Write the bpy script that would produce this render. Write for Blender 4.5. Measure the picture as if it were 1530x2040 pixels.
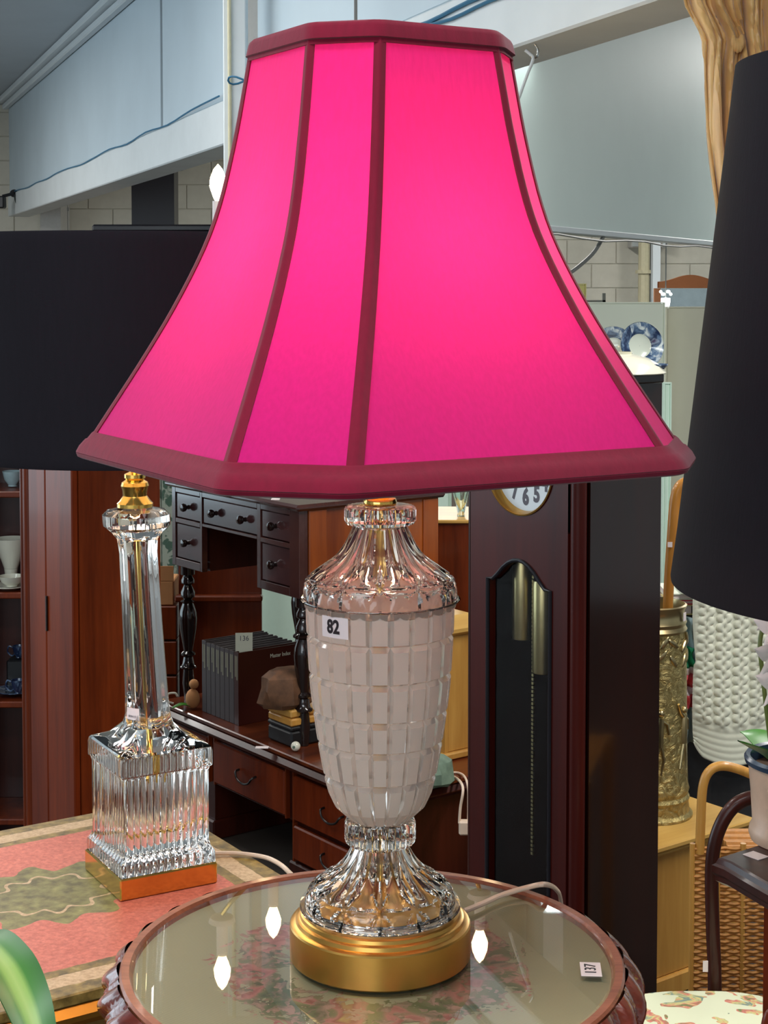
import bpy, math, random
from mathutils import Vector, Matrix
random.seed(7)
SC = bpy.context.scene
COL = SC.collection
for _o in list(bpy.data.objects): bpy.data.objects.remove(_o)

# ------------------------------------------------------------------ camera
EYE = 1.65
F, PITCH, YC = 3227.0, math.radians(3.0), 736.8      # focal length and principal row in pixels of the 1530x2040 frame
cam_d = bpy.data.cameras.new('camera'); cam = bpy.data.objects.new('camera', cam_d); COL.objects.link(cam)
cam_d.sensor_fit = 'HORIZONTAL'; cam_d.sensor_width = 36.0
cam_d.lens = F / 1530 * 36.0
cam_d.shift_y = (YC - 1020) / 1530
cam_d.clip_start = 0.05; cam_d.clip_end = 60
cam.location = (0, 0, EYE); cam.rotation_euler = (math.pi / 2 - PITCH, 0, 0)
SC.camera = cam

# ------------------------------------------------------------------ world, lights, exposure
SC.view_settings.view_transform = 'Standard'; SC.view_settings.look = 'None'
SC.view_settings.gamma = 1.0; SC.view_settings.use_curve_mapping = False
SC.view_settings.exposure = 0.55
SC.cycles.use_denoising = True
SC.cycles.max_bounces = 12; SC.cycles.transmission_bounces = 10; SC.cycles.transparent_max_bounces = 12
SC.cycles.caustics_reflective = False; SC.cycles.caustics_refractive = True
SC.cycles.blur_glossy = 0.6; SC.cycles.sample_clamp_indirect = 6.0
wd = bpy.data.worlds.new('world'); SC.world = wd; wd.use_nodes = True
wd.node_tree.nodes['Background'].inputs[0].default_value = (0.80, 0.92, 1.0, 1)
wd.node_tree.nodes['Background'].inputs[1].default_value = 0.30

def area(name, loc, rot, sx, sy, power, color):
    d = bpy.data.lights.new(name, 'AREA'); d.shape = 'RECTANGLE'; d.size = sx; d.size_y = sy; d.energy = power; d.color = color
    o = bpy.data.objects.new(name, d); COL.objects.link(o); o.location = loc; o.rotation_euler = rot
    return o
COOL = (0.90, 0.97, 1.0); SOFT = (1.0, 0.975, 0.93)
area('fluorescent_front', (-0.6, 0.7, 3.2), (0, 0, 0), 2.4, 0.4, 34, COOL)
area('fluorescent_left', (-2.6, 3.6, 3.2), (0, 0, 0), 0.4, 2.4, 26, COOL)
area('fluorescent_right', (1.6, 3.0, 3.2), (0, 0, 0), 0.4, 2.4, 58, SOFT)
area('added_fill_middle', (-1.5, 5.3, 3.2), (0, 0, 0), 0.4, 2.0, 26, SOFT)  # added fill light, brightens the mid-room and the mint cupboard
area('fluorescent_left_far', (-4.6, 9.0, 3.2), (0, 0, 0), 0.4, 2.6, 110, SOFT)
area('fluorescent_middle_far', (0.4, 10.5, 3.2), (0, 0, 0), 0.4, 2.6, 100, SOFT)
area('fluorescent_right_far', (3.2, 10.5, 3.2), (0, 0, 0), 0.4, 2.6, 130, SOFT)
area('window_daylight', (-6.25, 5.6, 1.45), (0, math.radians(-90), 0), 2.5, 4.6, 80, (0.70, 0.86, 1.0))
area('shopfront_daylight', (-1.8, -2.6, 2.0), (math.radians(80), 0, math.radians(-22)), 3.5, 2.2, 60, (0.80, 0.92, 1.0))

# ------------------------------------------------------------------ measuring helpers (photo pixel + depth -> world)
CP, SP = math.cos(PITCH), math.sin(PITCH)
def W(px, py, Y):
    x = (px - 765) / F; u = (YC - py) / F
    d = Vector((x, CP + u * SP, u * CP - SP)); d = d * (Y / d.y)
    return Vector((d.x, d.y, d.z + EYE))
def WZ(px, py, z):
    x = (px - 765) / F; u = (YC - py) / F
    d = Vector((x, CP + u * SP, u * CP - SP)); d = d * ((z - EYE) / d.z)
    return Vector((d.x, d.y, z))
def zat(py, Y): return W(765, py, Y).z
def mpx(py, Y):                                   # metres per pixel at that depth and row
    z = zat(py, Y) - EYE
    return (Y * CP - z * SP) / F

# ------------------------------------------------------------------ materials
def lin(c):
    return tuple(((v / 255) / 12.92 if v <= 10.3 else (((v / 255) + 0.055) / 1.055) ** 2.4) for v in c)
MATS = {}
class NT:
    def __init__(s, name):
        s.m = bpy.data.materials.new(name); s.m.use_nodes = True; s.t = s.m.node_tree; s.t.nodes.clear()
        s.out = s.t.nodes.new('ShaderNodeOutputMaterial')
    def n(s, typ, **kw):
        nd = s.t.nodes.new(typ)
        for k, v in kw.items():
            if k.startswith('i_'): pass
            else: setattr(nd, k, v)
        return nd
    def link(s, a, b): s.t.links.new(a, b)
    def val(s, sock, v):
        if hasattr(v, 'is_output') or isinstance(v, bpy.types.NodeSocket): s.link(v, sock)
        elif isinstance(v, (tuple, list)) and len(v) == 3 and sock.type == 'RGBA': sock.default_value = (*v, 1)
        else: sock.default_value = v
    def math(s, op, a, b=None, clamp=False):
        nd = s.n('ShaderNodeMath', operation=op); nd.use_clamp = clamp
        s.val(nd.inputs[0], a)
        if b is not None: s.val(nd.inputs[1], b)
        return nd.outputs[0]
    def mix(s, f, a, b):
        nd = s.n('ShaderNodeMix', data_type='RGBA'); s.val(nd.inputs[0], f); s.val(nd.inputs[6], a); s.val(nd.inputs[7], b)
        return nd.outputs[2]
    def coord(s, scale=(1, 1, 1), rot=(0, 0, 0), kind='Object'):
        tc = s.n('ShaderNodeTexCoord'); mp = s.n('ShaderNodeMapping')
        mp.inputs['Scale'].default_value = scale; mp.inputs['Rotation'].default_value = rot
        s.link(tc.outputs[kind], mp.inputs[0]); return mp.outputs[0]
    def xyz(s, kind='Object'):
        tc = s.n('ShaderNodeTexCoord'); sp = s.n('ShaderNodeSeparateXYZ'); s.link(tc.outputs[kind], sp.inputs[0])
        return sp.outputs
    def noise(s, vec, scale, detail=4, rough=0.55, dist=0.0):
        nd = s.n('ShaderNodeTexNoise'); s.link(vec, nd.inputs['Vector']); nd.inputs['Scale'].default_value = scale
        nd.inputs['Detail'].default_value = detail; nd.inputs['Roughness'].default_value = rough; nd.inputs['Distortion'].default_value = dist
        return nd.outputs['Fac']
    def ramp(s, f, stops):
        nd = s.n('ShaderNodeValToRGB'); s.link(f, nd.inputs[0]); e = nd.color_ramp.elements
        while len(e) < len(stops): e.new(0.5)
        for k, (p, c) in enumerate(stops): e[k].position = p; e[k].color = (*c, 1) if len(c) == 3 else c
        return nd.outputs[0]
    def bump(s, h, strength=0.3, dist=0.002):
        nd = s.n('ShaderNodeBump'); nd.inputs['Strength'].default_value = strength; nd.inputs['Distance'].default_value = dist
        s.link(h, nd.inputs['Height']); return nd.outputs[0]
    def pbsdf(s, color, rough=0.5, metal=0.0, spec=0.5, normal=None, trans=0.0, ior=1.45, coat=0.0, sheen=0.0, emis=None, estr=0.0, alpha=None):
        nd = s.n('ShaderNodeBsdfPrincipled')
        s.val(nd.inputs['Base Color'], color); s.val(nd.inputs['Roughness'], rough); nd.inputs['Metallic'].default_value = metal
        nd.inputs['Specular IOR Level'].default_value = spec; nd.inputs['IOR'].default_value = ior
        nd.inputs['Transmission Weight'].default_value = trans; nd.inputs['Coat Weight'].default_value = coat
        nd.inputs['Coat Roughness'].default_value = 0.08; nd.inputs['Sheen Weight'].default_value = sheen
        if normal is not None: s.link(normal, nd.inputs['Normal'])
        if emis is not None: s.val(nd.inputs['Emission Color'], emis); nd.inputs['Emission Strength'].default_value = estr
        return nd.outputs[0]
    def done(s, sh): s.link(sh, s.out.inputs[0]); MATS[s.m.name] = s.m; return s.m

def plain(name, c, rough=0.5, metal=0.0, spec=0.5, vary=0.06, scale=30, bump=0.0, coat=0.0, sheen=0.0):
    t = NT(name); c = lin(c); v = t.coord(); f = t.noise(v, scale)
    col = t.ramp(f, [(0.25, tuple(x * (1 - vary) for x in c)), (0.75, tuple(min(1, x * (1 + vary)) for x in c))])
    nrm = t.bump(f, bump, 0.001) if bump else None
    return t.done(t.pbsdf(col, rough, metal, spec, nrm, coat=coat, sheen=sheen))
def wood(name, dark, light, rough=0.3, coat=0.3, axis='Z', scale=9, bump=0.05, spec=0.5):
    t = NT(name)
    sc = {'Z': (1, 1, 0.09), 'X': (0.09, 1, 1), 'Y': (1, 0.09, 1)}[axis]
    v = t.coord(sc); a = t.noise(v, scale, 6, 0.6, 0.6); b = t.noise(v, scale * 9, 3, 0.6)
    f = t.math('ADD', t.math('MULTIPLY', a, 0.75), t.math('MULTIPLY', b, 0.25))
    col = t.ramp(f, [(0.33, lin(dark)), (0.68, lin(light))])
    return t.done(t.pbsdf(col, rough, 0, spec, t.bump(b, bump, 0.0006), coat=coat))
def metal(name, c, rough=0.15, scale=25):
    t = NT(name); v = t.coord(); f = t.noise(v, scale, 4)
    rr = t.math('ADD', rough, t.math('MULTIPLY', t.math('SUBTRACT', f, 0.5), 0.12))
    c = lin(c); col = t.ramp(f, [(0.3, tuple(x * 0.88 for x in c)), (0.7, c)])
    return t.done(t.pbsdf(col, rr, 1.0))
def glass(name, c=(1, 1, 1), rough=0.0, ior=1.5):
    t = NT(name); g = t.n('ShaderNodeBsdfGlass'); g.inputs['Color'].default_value = (*c, 1); g.inputs['Roughness'].default_value = rough; g.inputs['IOR'].default_value = ior
    return t.done(g.outputs[0])
def pane(name, tint=(0.97, 1.0, 0.98), gloss=0.02, ior=1.45):
    t = NT(name); tr = t.n('ShaderNodeBsdfTransparent'); tr.inputs[0].default_value = (*tint, 1)
    gl = t.n('ShaderNodeBsdfGlossy'); gl.inputs['Roughness'].default_value = gloss
    lw = t.n('ShaderNodeLayerWeight'); lw.inputs[0].default_value = 0.5; f0 = ((ior - 1) / (ior + 1)) ** 2
    fr = t.math('ADD', f0, t.math('MULTIPLY', t.math('POWER', lw.outputs['Facing'], 4.0), 1 - f0))
    mx = t.n('ShaderNodeMixShader'); t.link(fr, mx.inputs[0]); t.link(tr.outputs[0], mx.inputs[1]); t.link(gl.outputs[0], mx.inputs[2])
    return t.done(mx.outputs[0])
def emit(name, c, strength):
    t = NT(name); e = t.n('ShaderNodeEmission'); e.inputs[0].default_value = (*c, 1); e.inputs[1].default_value = strength
    return t.done(e.outputs[0])
def fabric(name, c, trans, tf, rough=0.85, weave=900, strength=0.12, sheen=0.15):
    t = NT(name); v = t.coord((1, 1, 0.12)); f = t.noise(v, weave * 0.35, 2, 0.5); g = t.noise(t.coord(), weave, 2)
    h = t.math('ADD', f, t.math('MULTIPLY', g, 0.5)); nrm = t.bump(h, strength, 0.0005)
    c = lin(c); col = t.ramp(f, [(0.3, tuple(x * 0.9 for x in c)), (0.7, tuple(min(1, x * 1.06) for x in c))])
    p = t.pbsdf(col, rough, 0, 0.25, nrm, sheen=sheen)
    if tf <= 0: return t.done(p)
    tl = t.n('ShaderNodeBsdfTranslucent'); tl.inputs[0].default_value = (*trans, 1)
    mx = t.n('ShaderNodeMixShader'); mx.inputs[0].default_value = tf; t.link(p, mx.inputs[1]); t.link(tl.outputs[0], mx.inputs[2])
    return t.done(mx.outputs[0])

def mk_silk():
    t = NT('pink_silk'); v = t.coord((1, 1, 0.12)); f = t.noise(v, 320, 2, 0.5); g = t.noise(t.coord(), 900, 2)
    nrm = t.bump(t.math('ADD', f, t.math('MULTIPLY', g, 0.5)), 0.12, 0.0005); c = lin((186, 8, 112))
    out = t.ramp(f, [(0.3, tuple(x * 0.9 for x in c)), (0.7, tuple(min(1, x * 1.06) for x in c))])
    geo = t.n('ShaderNodeNewGeometry')                    # the inside of the cloth is faced with a pale lining
    p = t.pbsdf(t.mix(geo.outputs['Backfacing'], out, (0.86, 0.66, 0.60)), 0.8, 0, 0.25, nrm, sheen=0.1)
    tl = t.n('ShaderNodeBsdfTranslucent'); tl.inputs[0].default_value = (0.90, 0.030, 0.22, 1)
    mx = t.n('ShaderNodeMixShader'); mx.inputs[0].default_value = 0.28; t.link(p, mx.inputs[1]); t.link(tl.outputs[0], mx.inputs[2]); t.done(mx.outputs[0])
mk_silk()
fabric('crimson_tape', (118, 6, 38), (0.12, 0.002, 0.02), 0.06, weave=500, strength=0.3)
fabric('black_linen', (17, 13, 20), (0.02, 0.01, 0.02), 0.0, weave=700, strength=0.35, sheen=0.0)
fabric('shade_lining', (236, 226, 214), (0.9, 0.8, 0.7), 0.0)
metal('brass', (236, 190, 98), 0.14); metal('satin_brass', (214, 164, 84), 0.30); metal('gold_gilt', (206, 150, 66), 0.38)
metal('dark_iron', (70, 66, 64), 0.35); metal('steel', (190, 190, 186), 0.25); metal('antique_brass', (196, 176, 130), 0.32)
glass('clear_crystal', (1.0, 0.985, 0.97)); glass('bulb_glass', (1, 1, 1)); glass('vase_glass', (0.95, 1, 0.98))
pane('flat_pane'); pane('table_pane', (0.93, 0.96, 0.93), 0.012, 1.75)
def mk_frost():
    t = NT('frosted_crystal'); v = t.coord(); f = t.noise(v, 260, 3)
    p = t.pbsdf((0.90, 0.74, 0.63), 0.42, 0, 0.6, t.bump(f, 0.12, 0.0004))  # warm lamplight put into the frosted glass's base colour
    tl = t.n('ShaderNodeBsdfTranslucent'); tl.inputs[0].default_value = (0.95, 0.82, 0.72, 1)
    mx = t.n('ShaderNodeMixShader'); mx.inputs[0].default_value = 0.45; t.link(p, mx.inputs[1]); t.link(tl.outputs[0], mx.inputs[2]); t.done(mx.outputs[0])
mk_frost()
def mk_cut():
    t = NT('cut_crystal'); g = t.n('ShaderNodeBsdfGlass'); g.inputs['Color'].default_value = (1, 0.96, 0.93, 1); g.inputs['Roughness'].default_value = 0.06; g.inputs['IOR'].default_value = 1.5
    p = t.pbsdf((0.86, 0.74, 0.65), 0.08, 0, 0.9)
    mx = t.n('ShaderNodeMixShader'); mx.inputs[0].default_value = 0.36; t.link(g.outputs[0], mx.inputs[1]); t.link(p, mx.inputs[2]); t.done(mx.outputs[0])
mk_cut()
wood('mahogany', (72, 22, 6), (136, 56, 20), 0.34, 0.12, spec=0.3); wood('mahogany_red', (76, 20, 5), (138, 54, 18), 0.32, 0.08, spec=0.3)
wood('mahogany_flat', (60, 20, 8), (118, 54, 24), 0.3, 0.4, 'X'); wood('walnut_dark', (34, 11, 7), (72, 27, 17), 0.32, 0.15, spec=0.35)
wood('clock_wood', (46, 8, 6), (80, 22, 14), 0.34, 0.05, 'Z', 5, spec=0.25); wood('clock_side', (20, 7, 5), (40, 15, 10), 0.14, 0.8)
wood('desk_wood', (52, 24, 22), (84, 48, 42), 0.22, 0.8, 'Y', 6); wood('desk_end', (98, 36, 8), (172, 86, 28), 0.32, 0.4, 'Z', 5)
wood('pine', (176, 122, 52), (214, 164, 84), 0.45, 0.15, 'Z', 7); wood('pine_top', (188, 140, 66), (226, 184, 104), 0.4, 0.2, 'X', 7)
wood('table_ring', (120, 60, 38), (176, 104, 72), 0.35, 0.3, 'X', 40); wood('carved_rim', (82, 26, 18), (142, 62, 44), 0.22, 0.7, 'X', 14)
wood('cane_wood', (176, 110, 40), (214, 150, 66), 0.35, 0.4); wood('rattan', (176, 116, 44), (218, 162, 78), 0.4, 0.3)
wood('gilt_wood', (96, 66, 26), (150, 112, 56), 0.38, 0.2, 'X', 20, 0.3)
plain('paint_white', (204, 212, 216), 0.55, vary=0.03, scale=3); plain('bulkhead_blue', (188, 203, 212), 0.6, vary=0.05, scale=2)
plain('bulkhead_green', (206, 222, 218), 0.55, vary=0.05, scale=1.5); plain('beam_white', (214, 220, 222), 0.5, vary=0.05, scale=5)
plain('ceiling_grey', (176, 184, 190), 0.7, vary=0.04, scale=3); plain('block_paint', (208, 204, 190), 0.6, vary=0.05, scale=12, bump=0.2)
plain('mortar', (206, 202, 188), 0.8); plain('floor_concrete', (66, 58, 52), 0.6, vary=0.15, scale=4)
plain('black_paint', (26, 24, 30), 0.35); plain('post_grey', (188, 186, 182), 0.6); plain('wire_blue', (44, 108, 142), 0.5)
plain('wire_grey', (120, 122, 120), 0.5); plain('wire_dark', (50, 56, 54), 0.5); plain('cord_cream', (232, 206, 182), 0.4)
plain('paper_white', (240, 226, 224), 0.5, vary=0.02); plain('ink', (38, 26, 30), 0.6); plain('ink_grey', (96, 92, 100), 0.6); plain('tag_paper', (206, 206, 186), 0.6, vary=0.03)
plain('knob_black', (30, 18, 16), 0.15, coat=0.6); plain('book_cloth', (74, 66, 66), 0.65, bump=0.2); plain('book_page', (150, 146, 130), 0.8, scale=200, vary=0.2)
plain('book_title', (132, 128, 108), 0.6); plain('book_case', (58, 20, 14), 0.35); plain('stone_brown', (98, 66, 44), 0.7, vary=0.6, scale=26, bump=1.0)
plain('stone_green', (108, 128, 110), 0.7, vary=0.3, scale=40, bump=0.9); plain('black_box', (24, 24, 26), 0.5); plain('mint_panel', (222, 246, 228), 0.45, vary=0.02)
plain('china_white', (226, 224, 206), 0.18, vary=0.02, coat=0.5); plain('china_grey', (190, 198, 186), 0.2, vary=0.03, coat=0.4)
plain('green_leaf', (66, 128, 44), 0.35, vary=0.15, scale=14); plain('stem_green', (92, 104, 44), 0.45); plain('orchid_white', (240, 226, 224), 0.5, sheen=0.2)
plain('pot_beige', (196, 168, 146), 0.35, vary=0.08, scale=60); plain('pot_rim', (46, 62, 82), 0.25); plain('soil', (70, 50, 34), 0.9, bump=0.8)
plain('dark_fabric', (46, 46, 48), 0.9, vary=0.2, scale=60, bump=0.4, sheen=0.2); plain('denim_pale', (168, 192, 196), 0.9, vary=0.12, scale=40, bump=0.4)
plain('cloth_red', (224, 88, 96), 0.9); plain('cloth_green', (40, 150, 104), 0.9); plain('wicker', (190, 128, 60), 0.5, vary=0.2, scale=80, bump=0.4); plain('wicker_dark', (120, 66, 30), 0.5, vary=0.2, scale=80)
plain('wool_white', (226, 228, 208), 0.95, vary=0.03, scale=80, bump=0.3, sheen=0.4); plain('card_orange', (196, 138, 88), 0.8); plain('cream_board', (232, 238, 220), 0.6, vary=0.03, scale=4)
plain('beige_board', (210, 208, 188), 0.6, vary=0.04, scale=4); plain('yellow_board', (226, 212, 140), 0.6); plain('mirror_frame', (176, 104, 56), 0.35); metal('mirror', (205, 215, 212), 0.04)
plain('dial_face', (226, 230, 232), 0.35, vary=0.02); plain('plastic_black', (30, 30, 34), 0.4); plain('pipe_cream', (206, 198, 166), 0.5)
emit('candle_glow', (1.0, 0.72, 0.38), 26.0); emit('lamp_glow', (1.0, 0.76, 0.54), 42.0); emit('tube_glow', (0.92, 1.0, 0.96), 6.0)
def mk_variants():
    # red leather with worn gilt borders and a tooled medallion, flat print in the top's own plane (x along the front, y to the back)
    t = NT('tooled_leather'); o = t.xyz(); tc = t.coord(); n1 = t.noise(tc, 60, 4); n2 = t.noise(tc, 210, 3); n3 = t.noise(tc, 14, 3)
    hx, hy = 0.30, 0.252
    ex = t.math('SUBTRACT', hx, t.math('ABSOLUTE', o[0])); ey = t.math('SUBTRACT', hy, t.math('ABSOLUTE', o[1]))
    e = t.math('ADD', t.math('MINIMUM', ex, ey), t.math('MULTIPLY', t.math('SUBTRACT', n1, 0.5), 0.006))
    red = t.ramp(n2, [(0.3, lin((178, 84, 66))), (0.75, lin((220, 122, 100)))])
    gold = t.ramp(n1, [(0.35, lin((92, 72, 32))), (0.6, lin((150, 122, 62))), (0.75, lin((186, 164, 104)))])
    cream = t.ramp(n2, [(0.3, lin((176, 140, 100))), (0.7, lin((214, 182, 142)))])
    mx_ = t.math('SUBTRACT', o[0], 0.045); my_ = t.math('SUBTRACT', o[1], 0.01)
    ang = t.math('ARCTAN2', my_, mx_)
    rad = t.math('SQRT', t.math('ADD', t.math('MULTIPLY', mx_, mx_), t.math('MULTIPLY', t.math('MULTIPLY', my_, my_), 1.7)))
    lob = t.math('ADD', 0.112, t.math('MULTIPLY', t.math('SINE', t.math('MULTIPLY', ang, 10.0)), 0.013))
    lob = t.math('ADD', lob, t.math('MULTIPLY', t.math('SUBTRACT', n3, 0.5), 0.05))
    med = t.math('LESS_THAN', rad, lob)
    line = t.math('LESS_THAN', t.math('ABSOLUTE', t.math('SUBTRACT', rad, t.math('MULTIPLY', lob, 0.62))), 0.003)
    olive = t.ramp(n1, [(0.35, lin((94, 82, 40))), (0.65, lin((142, 134, 76))), (0.8, lin((176, 160, 96)))])
    c = t.mix(med, red, t.mix(line, olive, cream))
    c = t.mix(t.math('LESS_THAN', e, 0.062), c, gold); c = t.mix(t.math('LESS_THAN', e, 0.047), c, cream); c = t.mix(t.math('LESS_THAN', e, 0.022), c, gold)
    t.done(t.pbsdf(c, 0.42, 0, 0.5, t.bump(n2, 0.25, 0.0006)))
    # wool needlework: sage ground, a wreath of roses and leaves
    t = NT('needlework'); o = t.xyz(); tc = t.coord(); n1 = t.noise(tc, 22, 3, 0.5, 0.8); n2 = t.noise(tc, 34, 3, 0.6, 1.5); n3 = t.noise(tc, 90, 2)
    rad = t.math('SQRT', t.math('ADD', t.math('MULTIPLY', o[0], o[0]), t.math('MULTIPLY', o[1], o[1])))
    ring = t.math('SUBTRACT', 1.0, t.math('DIVIDE', t.math('ABSOLUTE', t.math('SUBTRACT', rad, 0.105)), 0.062), clamp=True)
    st = t.math('SINE', t.math('MULTIPLY', t.math('ADD', o[0], t.math('MULTIPLY', o[1], 1.4)), 1500.0))
    ground = t.mix(t.math('MULTIPLY', t.math('ADD', st, 1.0), 0.22), lin((176, 164, 132)), lin((140, 130, 102)))
    flor = t.ramp(n1, [(0.30, lin((74, 88, 58))), (0.44, lin((122, 116, 84))), (0.52, lin((196, 116, 112))), (0.60, lin((150, 62, 70))), (0.70, lin((196, 164, 92)))])
    leaf = t.ramp(n2, [(0.40, lin((88, 84, 66))), (0.60, lin((190, 140, 126)))])
    fl = t.mix(t.math('GREATER_THAN', n3, 0.52), flor, leaf)
    msk = t.math('GREATER_THAN', t.math('ADD', t.math('MULTIPLY', ring, 0.55), t.math('SUBTRACT', n2, 0.5)), 0.30)
    c = t.mix(t.math('MULTIPLY', msk, 0.8), ground, fl)
    t.done(t.pbsdf(c, 0.8, 0, 0.2, t.bump(st, 0.15, 0.0004)))
    # floral damask seat
    t = NT('floral_cloth'); tc = t.coord(); n1 = t.noise(tc, 26, 3, 0.6, 1.2); n2 = t.noise(tc, 17, 2, 0.5, 0.6)
    fl = t.ramp(n1, [(0.36, lin((120, 140, 130))), (0.46, lin((206, 196, 130))), (0.55, lin((206, 120, 110))), (0.66, lin((110, 130, 80)))])
    c = t.mix(t.math('GREATER_THAN', n2, 0.56), lin((216, 218, 186)), fl); t.done(t.pbsdf(c, 0.8, 0, 0.2))
    # blue and white transfer-printed china
    t = NT('blue_china'); tc = t.coord(); n1 = t.noise(tc, 34, 4, 0.6, 1.0)
    c = t.ramp(n1, [(0.46, lin((34, 48, 78))), (0.58, lin((92, 116, 146))), (0.68, lin((204, 214, 214)))]); t.done(t.pbsdf(c, 0.15, 0, 0.5, coat=0.5))
    # leafy wallpaper
    t = NT('leaf_paper'); tc = t.coord(); n1 = t.noise(tc, 22, 3, 0.5, 1.5)
    c = t.ramp(n1, [(0.46, lin((66, 92, 78))), (0.52, lin((150, 160, 146)))]); t.done(t.pbsdf(c, 0.6))
    # tan satin curtain
    t = NT('tan_satin'); tc = t.coord((1, 1, 0.2)); n1 = t.noise(tc, 30, 3)
    c = t.ramp(n1, [(0.3, lin((190, 138, 76))), (0.7, lin((226, 182, 116)))]); t.done(t.pbsdf(c, 0.38, 0, 0.5, sheen=0.3))
    # striped strap leaf
    t = NT('striped_leaf'); o = t.xyz('UV'); d = t.math('ABSOLUTE', t.math('SUBTRACT', o[0], 0.5))
    c = t.ramp(d, [(0.0, lin((150, 172, 96))), (0.12, lin((130, 160, 80))), (0.22, lin((60, 112, 42))), (0.5, lin((44, 92, 34)))]); t.done(t.pbsdf(c, 0.4))
    # dark stained drawer fronts, strongly polished
    t = NT('drawer_front'); v = t.coord((1, 0.2, 1)); n1 = t.noise(v, 14, 5, 0.6, 0.8)
    c = t.ramp(n1, [(0.3, lin((48, 26, 28))), (0.7, lin((86, 54, 54)))]); t.done(t.pbsdf(c, 0.18, 0, 0.6, t.bump(n1, 0.08, 0.001), coat=0.8))
    # embossed brass sheet
    t = NT('embossed_brass'); v = t.coord(); n1 = t.noise(v, 45, 5, 0.65, 1.2); c = t.ramp(n1, [(0.3, lin((140, 120, 70))), (0.7, lin((214, 194, 134)))])
    t.done(t.pbsdf(c, 0.36, 0.85, 0.5, t.bump(n1, 0.9, 0.008)))
mk_variants()

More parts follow.
